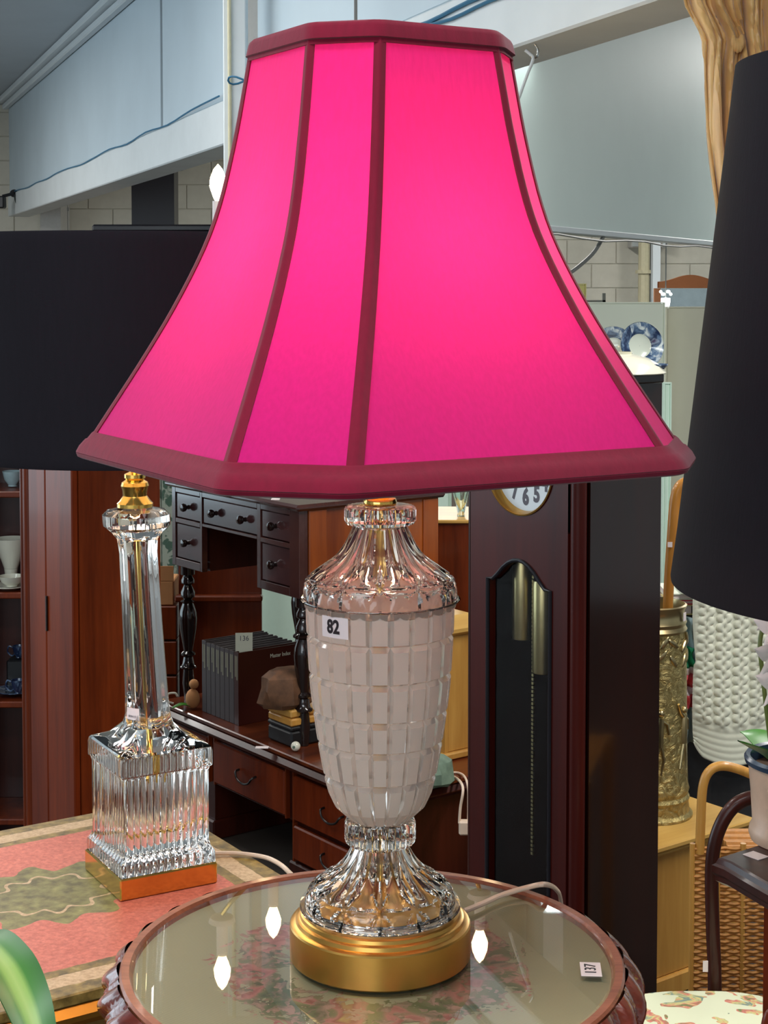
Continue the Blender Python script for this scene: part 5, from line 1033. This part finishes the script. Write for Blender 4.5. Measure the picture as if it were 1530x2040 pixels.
def bowl(name, label, cat, px, z, R, H, mat, Y=4.670, handle=False):
    c = W(px, 1200, Y); o = thing(name, label, cat, (c.x, Y, z + 0.001)); MB().lathe([(0.0005, 0), (R * 0.45, 0), (R * 0.42, H * 0.08), (R * 0.8, H * 0.45), (R, H), (R * 0.95, H), (R * 0.74, H * 0.48), (0.0005, H * 0.12)], 28, caps=False).build('bowl', mat, o)
    if handle: MB().tube(smooth_path([(-R * 0.85, 0, H * 0.8), (-R * 1.5, 0, H * 0.95), (-R * 1.7, 0, H * 0.5), (-R * 1.1, 0, H * 0.15), (-R * 0.6, 0, H * 0.3)]), R * 0.12, 8).build('handle', mat, o)
    return o
mw = mpx(1200, 4.670); R0 = 34 * mw
o = thing('cream_jug', 'large cream china bowl on the middle cabinet shelf', 'bowl', (W(22, 1130, 4.690).x, 4.690, shz[1] + 0.05)); MB().lathe([(0.0005, 0), (14 * mw, 0), (18 * mw, 12 * mw), (30 * mw, 45 * mw), (33 * mw, 60 * mw), (31 * mw, 60 * mw), (0.0005, 20 * mw)], 28, caps=False).build('bowl', 'china_white', o); MB().lathe([(0.0005, -0.049), (16 * mw, -0.049), (12 * mw, -0.02), (14 * mw, -0.0005), (0.0005, -0.0005)], 20, caps=False).build('foot', 'china_white', o)
bowl('soup_bowl', 'shallow cream soup bowl in front of the large cream bowl', 'bowl', 24, shz[1] + 0.012, 26 * mw, 20 * mw, 'china_white', 4.605)
o = thing('soup_plate', 'cream plate under the shallow soup bowl', 'plate', (W(20, 1200, 4.625).x, 4.625, shz[1] + 0.001)); MB().lathe([(0.0005, 0), (20 * mw, 0), (38 * mw, 0.010), (38 * mw, 0.012), (0.0005, 0.004)], 32, caps=False).build('dish', 'china_white', o)
bowl('tea_cup', 'patterned teacup with a looped handle on the lower cabinet shelf', 'cup', 34, shz[2] + 0.016, 14 * mw, 26 * mw, 'blue_china', 4.605, True)
o = thing('patterned_plate', 'dark patterned plate under the teacup on the lower shelf', 'plate', (W(22, 1200, 4.625).x, 4.655, shz[2] + 0.001)); MB().lathe([(0.0005, 0), (20 * mw, 0), (40 * mw, 0.013), (40 * mw, 0.015), (0.0005, 0.004)], 32, caps=False).build('dish', 'blue_china', o)
bowl('hanging_cup', 'blue and white cup high on the lower cabinet shelf back', 'cup', 36, shz[2] + 0.09, 13 * mw, 24 * mw, 'blue_china', 4.730, True)
o = thing('cup_box', 'small dark box carrying the blue and white cup', 'box', (W(36, 1200, 4.730).x, 4.730, shz[2] + 0.001)); MB().box((-0.03, -0.03, 0), (0.03, 0.03, 0.088), bev=0.004).build('case', 'black_box', o)
bowl('pale_blue_bowl', 'pale blue bowl on the upper cabinet shelf', 'bowl', 28, shz[0] + 0.002, 20 * mw, 30 * mw, 'denim_pale', 4.670)

# ------------------------------------------------------------------ right: pine chest, umbrella stand, cane
BX0 = W(1316, 1684, 3.65); ZX = BX0.z; BXv = Vector((BX0.x, BX0.y, 0)) - V_ * 0.10
wx = (WZ(1496, 1628, ZX) - BX0).length + 0.10
t = thing('pine_chest', 'pale pine chest carrying the brass umbrella stand beside the clock', 'chest', (BXv.x, BXv.y, 0), GRID)
MB().box((0.01, 0.012, 0.05), (wx - 0.012, 0.40, ZX - 0.030), bev=0.002).build('carcass', 'pine', t, False)
MB().box((0.0, 0.0, ZX - 0.0295), (wx - 0.004, 0.41, ZX - 0.014), bev=0.006).build('moulding', 'pine_top', t); MB().box((-0.01, -0.010, ZX - 0.0135), (wx + 0.004, 0.42, ZX), bev=0.003).build('top', 'pine_top', t, False)
MB().box((0.0, 0.002, 0), (wx - 0.004, 0.405, 0.0495), bev=0.004).build('plinth', 'pine', t, False)
US = WZ(1297, 1618, ZX); YS = US.y; mu = mpx(1400, YS)
t = thing('umbrella_stand', 'tall embossed brass umbrella stand with raised figures on the pine chest', 'stand', (US.x, YS, ZX + 0.001))
hz = lambda py: zat(py, YS) - ZX
MB().lathe([(0.0005, 0), (82 * mu, 0), (82 * mu, 4 * mu), (76 * mu, 10 * mu), (73 * mu, hz(1590)), (76 * mu, hz(1582)), (72 * mu, hz(1575)), (75 * mu, hz(1565)), (72 * mu, hz(1555)), (70 * mu, hz(1500)), (67 * mu, hz(1300)), (65 * mu, hz(1255))], 64, caps=False).build('body', 'embossed_brass', t)
MB().lathe([(65 * mu, hz(1255)), (68 * mu, hz(1250)), (64 * mu, hz(1243)), (67 * mu, hz(1236)), (63 * mu, hz(1228)), (62 * mu, hz(1214)), (66 * mu, hz(1207)), (67 * mu, hz(1203)), (63 * mu, hz(1201)), (60 * mu, hz(1215)), (60 * mu, hz(1580)), (0.0005, hz(1590))], 64, caps=False).build('ringed_neck', 'antique_brass', t)
random.seed(21)
for k in range(16):                                    # raised leaves under the neck
    a = -math.pi / 2 + (k % 8 - 3.5) * 0.36 + random.uniform(-.1, .1); z = hz(1275 + 26 * (k // 8) + random.uniform(-8, 8)); r = 67 * mu
    MB().ball((0, 0, 0), 10 * mu, 8, 6, (0.5, 0.35, 1.5)).xf(Matrix.Translation((r * math.cos(a), r * math.sin(a), z)) @ Matrix.Rotation(a + math.pi / 2, 4, 'Z') @ Matrix.Rotation(random.uniform(-1, 1), 4, 'Y')).build('raised_leaf', 'antique_brass', t)
for a, s_ in ((-0.62, 1.0), (-1.5, 1.0), (-2.4, 1.0)):  # raised dancing figures in relief
    r = 69 * mu; M = Matrix.Translation((r * math.cos(a), r * math.sin(a), hz(1440))) @ Matrix.Rotation(a + math.pi / 2, 4, 'Z')
    m = MB().tube([(0, 0, -30 * mu), (0, 0, 0), (2 * mu, 0, 26 * mu)], [7 * mu, 8 * mu, 6 * mu], 8)
    for pts in (((0, 0, -28 * mu), (-8 * mu, 0, -52 * mu), (-16 * mu, 0, -78 * mu)), ((2 * mu, 0, -28 * mu), (8 * mu, 0, -56 * mu), (2 * mu, 0, -86 * mu)), ((0, 0, 22 * mu), (-14 * mu, 0, 34 * mu), (-24 * mu, 0, 52 * mu)), ((3 * mu, 0, 22 * mu), (15 * mu, 0, 14 * mu), (18 * mu, 0, -6 * mu))):
        m.tube(pts, [4 * mu, 3.6 * mu, 2.6 * mu], 8)
    m.ball((2 * mu, 0, 36 * mu), 7 * mu, 10, 8); m.xf(M).build('relief_figure', 'antique_brass', t)
tg = MB().box((-0.008, -0.001, -0.01), (0.008, 0, 0.01)).xf(Matrix.Translation((66 * mu * math.cos(-0.55), 66 * mu * math.sin(-0.55) - 0.002, hz(1222))) @ Matrix.Rotation(1.0, 4, 'Z')).build('price_tag', 'paper_white', t, False)
cz = [W(1324, 1585, YS), W(1327, 1400, YS - 0.005), W(1331, 1200, YS - 0.01), W(1340, 1060, YS - 0.02), W(1345, 1000, YS - 0.02), W(1353, 972, YS - 0.02), W(1370, 961, YS - 0.02), W(1390, 972, YS - 0.02), W(1397, 1000, YS - 0.02), W(1397, 1030, YS - 0.02)]
cp_ = smooth_path(cz, 6)
t = thing('walking_cane', 'honey coloured crook-handled walking cane standing in the brass stand', 'cane', cz[0])
MB().tube([p - cz[0] for p in cp_], [lerp(9, 11.5, min(1, i / 24)) * mu for i in range(len(cp_))], 12).build('shaft', 'cane_wood', t)
cb = W(1333, 1083, YS - 0.018) - cz[0]; MB().box((cb.x - 5 * mu, cb.y - 0.016, cb.z - 5 * mu), (cb.x + 4 * mu, cb.y - 0.0145, cb.z + 5 * mu)).build('price_tag', 'paper_white', t, False)

# dark armchair with the cable-knit throw, other textiles, books on a far table
AC = W(1398, 1480, 4.25); AR = W(1700, 1480, 4.25)
t = thing('dark_armchair', 'dark charcoal upholstered armchair under the white knitted throw', 'armchair', (AC.x - 0.02, 4.27, 0))
aw = AR.x - AC.x; zb_ = zat(1195, 4.25)
MB().box((0, 0, 0.10), (aw, 0.22, zb_ - 0.02), bev=0.05).build('back', 'dark_fabric', t); MB().box((0.0, 0.2205, 0.10), (0.13, 0.75, 0.62), bev=0.03).build('arm', 'dark_fabric', t); MB().box((aw - 0.13, 0.2205, 0.10), (aw, 0.75, 0.62), bev=0.03).build('arm', 'dark_fabric', t)
MB().box((0.1305, 0.2205, 0.10), (aw - 0.1305, 0.74, 0.44), bev=0.03).build('seat', 'dark_fabric', t)
for x in (0.05, aw - 0.05):
    for y in (0.06, 0.68): MB().lathe([(0.02, 0), (0.026, 0.0995)], 12, (x, y, 0)).build('foot', 'walnut_dark', t)
# the throw: cable pattern modelled as relief
x0, x1 = W(1386, 1400, 4.22).x, W(1640, 1400, 4.22).x; zt_, z0_ = zb_ + 0.012, zat(1500, 4.22); nx, nz = 110, 130; vs = []; ncab = 7
def knit(u, v):
    c = u * ncab; k = c - math.floor(c); ph = v * 9.0 + math.floor(c) * 0.35
    plainpart = max(0.0, min(1.0, (v - 0.20) / 0.06))
    strand = max(0, 1 - abs(k - 0.5 - 0.22 * math.sin(2 * math.pi * ph)) / 0.20); strand2 = max(0, 1 - abs(k - 0.5 + 0.22 * math.sin(2 * math.pi * ph)) / 0.20) * 0.85
    return 0.010 * plainpart * (max(strand, strand2) ** 0.6) + 0.0015 * math.sin(v * 160) * (1 - plainpart) * 0.4
for j in range(nz + 1):
    v = j / nz                                        # 0 hem, 1 top of the chair back
    for i in range(nx + 1):
        u = i / nx; bul = 0.012 * math.sin(u * 7 + v * 2); hem = 0.035 * (1 - v) * math.sin(math.pi * min(1, u * 1.6)) 
        xx = lerp(x0, x1, u) + (0.012 * math.sin(v * 5) if i == 0 else 0) + 0.012 * (1 - v) * (1 - u) * -math.sin(v * 3.1)
        corner = 0.03 * max(0, 1 - u / 0.08) ** 2 * max(0, 1 - v / 0.12)
        zz = lerp(z0_, zt_, v) - hem * 0.9 + corner
        vs.append((xx, 4.225 - bul - knit(u, v), zz))
fs = [(j * (nx + 1) + i, j * (nx + 1) + i + 1, (j + 1) * (nx + 1) + i + 1, (j + 1) * (nx + 1) + i) for j in range(nz) for i in range(nx)]
b = len(vs); top = nz * (nx + 1)
for (dy, dz) in ((0.06, 0.012), (0.16, 0.012), (0.24, -0.02), (0.25, -0.12)):
    for i in range(nx + 1): p = vs[top + i]; vs.append((p[0], 4.225 + dy + 0.02, zt_ + dz))
for r in range(4):
    for i in range(nx):
        a = top + i if r == 0 else b + (r - 1) * (nx + 1) + i; c2_ = b + r * (nx + 1) + i; fs.append((a, a + 1, c2_ + 1, c2_))
th_ = MB().add(vs, fs).build('knitted_throw', 'wool_white', None, True, 70); tag(th_, 'white cable-knit throw draped over the dark armchair back', 'throw')
md = th_.modifiers.new('thick', 'SOLIDIFY'); md.thickness = 0.006; md.offset = 1
def cloth(name, label, pts, mat, w):
    pass
def drape(name, label, px0, px1, py0, py1, Y, mat, seed, cat='cloth', stripes=None):
    random.seed(seed); a0, a1 = W(px0, py0, Y), W(px1, py1, Y); n = 14; mm = 18; o = thing(name, label, cat, (a0.x, Y, a1.z)); Wd, H = a1.x - a0.x, a0.z - a1.z
    rows = [[(Wd * i / n + 0.006 * math.sin(j * 0.7), 0.012 * math.sin(i * 1.1 + j * 0.15) + 0.006 * math.sin(j * 1.3), H * j / mm) for i in range(n + 1)] for j in range(mm + 1)]
    bands = stripes or [(0, mm, mat)]
    for (r0, r1, mt) in bands:
        m = MB(); m.loft(rows[r0:r1 + 1], closed=False); ob = m.build('fold', mt, o, True, 70); q_ = ob.modifiers.new('thick', 'SOLIDIFY'); q_.thickness = 0.004
    return o
drape('denim_cloth', 'pale blue quilted cloth hanging between the brass stand and the white throw', 1330, 1381, 1230, 1480, 4.278, 'denim_pale', 4)
drape('striped_cloth', 'red, white and green striped cloth hanging behind the brass stand', 1340, 1382, 1290, 1410, 4.245, 'cloth_red', 5, stripes=[(0, 4, 'cloth_red'), (4, 6, 'paper_white'), (6, 10, 'cloth_red'), (10, 12, 'paper_white'), (12, 18, 'cloth_green')])
a0, a1 = W(1290, 1235, 4.30), W(1374, 1235, 4.30)
t = thing('far_table', 'small wooden table with a stack of books, pale blue cloth over its edge', 'table', (a0.x, 4.30, 0)); ztb = zat(1232, 4.30)
MB().box((0, 0, ztb - 0.035), (a1.x - a0.x, 0.4, ztb), bev=0.006).build('top', 'mahogany_flat', t)
for x in (0.01, a1.x - a0.x - 0.045):
    for y in (0.02, 0.34): MB().box((x, y, 0), (x + 0.035, y + 0.035, ztb - 0.0355)).build('leg', 'mahogany', t, False)
for k, (pa, pb_, h_, mt, lab) in enumerate(((1335, 1380, 20, 'yellow_board', 'cream book lying lowest on the table behind the cane'), (1346, 1383, 9, 'cloth_red', 'thin red book in the stack behind the cane'), (1330, 1382, 12, 'cream_board', 'pale green book topmost in the stack behind the cane'))):
    c0, c1 = W(pa, 1220, 4.34), W(pb_, 1220, 4.34); mz = mpx(1220, 4.34); zz = ztb + 0.001 + sum((20, 9, 12)[:k]) * mz + 0.001 * k
    bo = thing('stacked_book', lab, 'book', (c0.x, 4.34, zz), 0.0, 'books on the far table'); ww, hh = c1.x - c0.x, h_ * mz
    MB().box((0, 0, 0), (ww, 0.16, 0.0025)).build('cover', mt, bo, False); MB().box((0, 0, hh - 0.0025), (ww, 0.16, hh)).build('cover', mt, bo, False); MB().box((0.003, 0.004, 0.003), (ww - 0.003, 0.157, hh - 0.003)).build('page_block', 'paper_white', bo, False)

# rattan armchair and dark balloon-back chair with floral seat
mr = mpx(1600, 3.15)
RC = W(1398, 1690, 3.15); zr0 = W(1400, 1690, 3.15).z
t = thing('rattan_chair', 'honey rattan armchair with bent cane arm and woven wicker sides', 'chair', (RC.x, 3.15, 0))
def lr(px, py, dy=0.0): p = W(px, py, 3.15 + dy); return (p.x - RC.x, dy, p.z)
MB().tube(smooth_path([lr(1394, 1700), lr(1396, 1640), lr(1400, 1570), lr(1412, 1538), lr(1435, 1526), lr(1470, 1532), lr(1520, 1552), lr(1580, 1572, -0.02)], 6), 9.5 * mr, 12).build('arm_hoop', 'rattan', t)
zq0 = lr(1394, 1690)[2]
m = MB(); NWK = 64
for r in range(NWK):                                   # woven wicker rows, too fine to pick apart
    z = lerp(0.10, zq0, r / (NWK - 1)); ph = math.pi * (r % 2)
    m.tube([(-0.020 + 0.19 * i / 20, 0.0035 * math.sin(i * math.pi / 2 + ph), z) for i in range(21)], (zq0 - 0.1) / NWK * 0.52, 5)
wv = m.build('woven_side', 'wicker', t); wv['kind'] = 'stuff'
for i in range(4): MB().tube([(-0.018 + 0.05 * i, 0, 0.0), (-0.018 + 0.05 * i, 0, zq0 + 0.01)], 0.006, 8).build('stake', 'rattan', t)
sw_ = 0.44
for r in range(7): MB().tube([(0.055, 0.02 + 0.016 * r, zq0 - 0.008 + 0.003 * (r % 2)), (sw_, 0.02 + 0.016 * r, zq0 - 0.008 + 0.003 * ((r + 1) % 2))], 0.0075, 6).build('seat_strand', 'wicker', t)
for x, y in ((0.06, 0.12), (sw_, 0.0), (sw_, 0.12)): MB().tube([(x, y, 0), (x, y, zq0)], 0.014, 10).build('leg', 'rattan', t)
mk = mpx(1700, 2.85)
DC = W(1425, 1900, 2.85); t = thing('balloon_back_chair', 'dark wooden balloon-back chair with a floral upholstered seat beside round table', 'chair', (DC.x, 2.85, 0))
def lc(px, py, dy=0.0): p = W(px, py, 2.85 + dy); return (p.x - DC.x, dy, p.z)
zse = zat(1975, 2.85)
MB().tube(smooth_path([(lc(1424, 1990)[0], 0, zse - 0.42 if zse > 0.42 else 0.0), lc(1424, 1990), lc(1420, 1850), lc(1418, 1740), lc(1424, 1680), lc(1442, 1632), lc(1470, 1600), lc(1510, 1588), lc(1560, 1600), lc(1600, 1640), lc(1618, 1700), lc(1620, 1850), lc(1620, 1990), (lc(1620, 1990)[0], 0, 0.0)], 6), 14 * mk, 12).build('back_frame', 'walnut_dark', t)
sx0, sx1 = lc(1262, 2000, -0.2)[0], lc(1468, 2000)[0]
rings = []
for k, z in ((0.90, zse - 0.05), (1.0, zse - 0.04), (1.02, zse - 0.01), (0.98, zse + 0.012), (0.85, zse + 0.026), (0.5, zse + 0.034), (0.1, zse + 0.036)):
    ring = []
    for j in range(40):
        a = 2 * math.pi * j / 40; c_, s_ = math.cos(a), math.sin(a); sq = (abs(c_) ** 3 + abs(s_) ** 3) ** (-1 / 3)
        ring.append((-0.045 + 0.19 * k * c_ * sq, -0.235 + 0.21 * k * s_ * sq, z))
    rings.append(ring)
MB().loft(rings, True, True).build('seat', 'floral_cloth', t)
MB().loft([[(x * 1.02 + 0.001, y * 1.02 + 0.005, z) for x, y, _ in rings[0]] for z in (zse - 0.09, zse - 0.051)], True, True).build('seat_rail', 'walnut_dark', t)
for x, y in ((-0.19, -0.40), (0.10, -0.40)): MB().lathe([(0.014, 0), (0.02, 0.1), (0.024, zse - 0.095)], 12, (x, y, 0)).build('leg', 'walnut_dark', t)
pt_ = lc(1402, 1918, -0.014); MB().box((pt_[0] - 5 * mk, -0.03, pt_[2] - 11 * mk), (pt_[0] + 5 * mk, -0.0285, pt_[2] + 11 * mk)).build('price_tag', 'paper_white', t, False)

# boards, mirror and picture beyond the clock
def board(name, label, cat, pxa, pxb, pya, Y, mat, edge='paper_white', bottom=0.0):
    a, b_ = W(pxa, pya, Y), W(pxb, pya, Y); o = thing(name, label, cat, (a.x, Y, bottom)); w_ = b_.x - a.x; h = a.z - bottom
    MB().box((0.006, 0, 0.006), (w_ - 0.006, 0.025, h - 0.006), bev=0.002).build('panel', mat, o, False)
    for lo_, hi_ in (((0, -0.004, 0), (0.0055, 0.03, h)), ((w_ - 0.0055, -0.004, 0), (w_, 0.03, h)), ((0.006, -0.004, h - 0.0055), (w_ - 0.006, 0.03, h))): MB().box(lo_, hi_).build('edging', mat if edge is None else edge, o, False)
    return o
board('cream_partition', 'cream painted board standing behind the plates on the clock', 'board', 1166, 1325, 602, 7.0, 'cream_board', 'cream_board')
board('beige_partition', 'beige board panel right of the plates, below the mirror', 'board', 1327, 1480, 611, 7.2, 'beige_board', 'beige_board')
board('painted_board', 'narrow white painted board right of the tall clock', 'board', 1322, 1338, 762, 6.2, 'mint_panel', 'mint_panel')
board('yellow_picture', 'pale yellow board propped behind the pink shade edge', 'board', 1098, 1168, 565, 7.8, 'yellow_board', 'yellow_board')
a, b_ = W(1312, 610, 8.3), W(1440, 610, 8.3); zt_ = W(1312, 572, 8.3).z; t = thing('wall_mirror', 'wood framed mirror with a curved crest high behind the black shade', 'mirror', (a.x, 8.3, 0)); w_ = b_.x - a.x
MB().box((0.01, 0.01, 0.6), (w_ - 0.01, 0.03, zt_ - 0.006)).build('mirror_glass', 'mirror', t, False)
crest = [(w_ * k / 16, zt_ + (0.028 + 0.035 * math.sin(math.pi * k / 16) ** 2)) for k in range(17)]
MB().loft([[(x, 0.0, zt_ - 0.005) for x, _ in crest] , [(x, 0.0, z) for x, z in crest], [(x, 0.04, z) for x, z in crest], [(x, 0.04, zt_ - 0.005) for x, _ in crest]], closed=False, wrap=True).build('crest', 'mirror_frame', t, False)
MB().box((-0.02, 0, 0.55), (0.0095, 0.04, zt_ - 0.006)).build('frame_side', 'mirror_frame', t, False); MB().box((w_ - 0.0095, 0, 0.55), (w_ + 0.02, 0.04, zt_ - 0.006)).build('frame_side', 'mirror_frame', t, False); MB().box((0.01, 0, 0.0), (w_ - 0.01, 0.04, 0.595)).build('base', 'mirror_frame', t, False)
t = thing('small_chandelier', 'sparkling white lit glass lamp in front of the far mirror', 'lamp', W(1326, 602, 8.0)); mq = mpx(600, 8.0)
MB().lathe([(0.0005, -14 * mq), (7 * mq, -12 * mq), (9 * mq, 0), (9 * mq, 8 * mq), (0.0005, 9 * mq)], 16, caps=False).build('shade', 'tube_glow', t)
for k in range(6):
    a = math.pi * k / 3; MB().ball((10 * mq * math.cos(a), 8 * mq * math.sin(a), (16 + 5 * (k % 2)) * mq), 3 * mq, 8, 6).build('crystal', 'tube_glow', t)
MB().tube([(0, 0, 9 * mq), (0, 0, CEIL - W(1326, 602, 8.0).z)], 0.003, 6).build('wire', 'wire_grey', t)
# dark bookcase behind the left drum shade
a, b_ = W(190, 450, 9.0), W(440, 450, 9.0); zt_ = zat(447, 9.0); t = thing('black_bookcase', 'black topped cabinet just above the left drum shade', 'cabinet', (a.x, 9.0, 0)); MB().box((0, 0.02, 0), (b_.x - a.x, 0.5, zt_ - 0.04)).build('carcass', 'black_paint', t, False); MB().box((-0.02, 0, zt_ - 0.0395), (b_.x - a.x + 0.02, 0.52, zt_), bev=0.01).build('top', 'black_paint', t)
wdd = (b_.x - a.x) / 2
for k in range(2): MB().box((k * wdd + 0.01, 0.0, 0.08), ((k + 1) * wdd - 0.01, 0.0195, zt_ - 0.08), bev=0.004).build('door', 'black_paint', t, False)

# ------------------------------------------------------------------ tan satin curtain, gathered (top right)
CY = 3.0
prof = [(-60, 1352, 1560), (0, 1362, 1560), (12, 1366, 1560), (50, 1388, 1562), (80, 1402, 1564), (150, 1404, 1566), (250, 1409, 1560), (330, 1417, 1552), (400, 1426, 1545), (520, 1432, 1540), (700, 1440, 1535)]
rows = []
for j in range(60):
    py = lerp(-130, 700, j / 59); l = interp([(-140, 1330)] + [(a, b) for a, b, c in prof], py); r = interp([(-140, 1560)] + [(a, c) for a, b, c in prof], py); row = []
    pinch = math.exp(-((py - 75) / 45.0) ** 2)
    for i in range(97):
        u = i / 96; uu = u
        if pinch > 0.01:                               # tie-back gathers the folds toward one point
            c = 0.52; uu = c + (u - c) * (1 - 0.45 * pinch * math.exp(-((u - c) / 0.25) ** 2))
        p = W(lerp(l, r, uu), py, CY); amp = 0.020 * (1 - 0.4 * pinch); ph = u * 2 * math.pi * 5.5 + 0.6 * math.sin(py / 120.0)
        row.append((p.x, CY + amp * math.sin(ph) + 0.007 * math.sin(ph * 2.7 + py / 60.0) + 0.03 * pinch * math.exp(-((u - 0.52) / 0.06) ** 2), p.z))
    rows.append(row)
t = thing('satin_curtain', 'gathered tan satin curtain hanging behind the black tapered shade', 'curtain', (0, 0, 0))
ob = MB().loft(rows, closed=False).build('drape', 'tan_satin', t, True, 80); q_ = ob.modifiers.new('thick', 'SOLIDIFY'); q_.thickness = 0.004
kp = W(1472, 78, CY - 0.03); m = MB()
for k in range(5):
    a = math.radians(200 + 35 * k); MB().ball((kp.x + 0.008 * math.cos(a), kp.y + 0.012, kp.z + 0.010 * math.sin(a)), 0.010, 10, 8, (0.6, 0.7, 1.4)).build('gather', 'tan_satin', t)
MB().tube([W(1320, -125, CY), W(1600, -125, CY)], 0.012, 10).build('rod', 'walnut_dark', t)
for px in (1345, 1585): p = W(px, -125, CY); MB().tube([p, (p.x, p.y, CEIL)], 0.006, 8).build('rod_hanger', 'wire_grey', t)
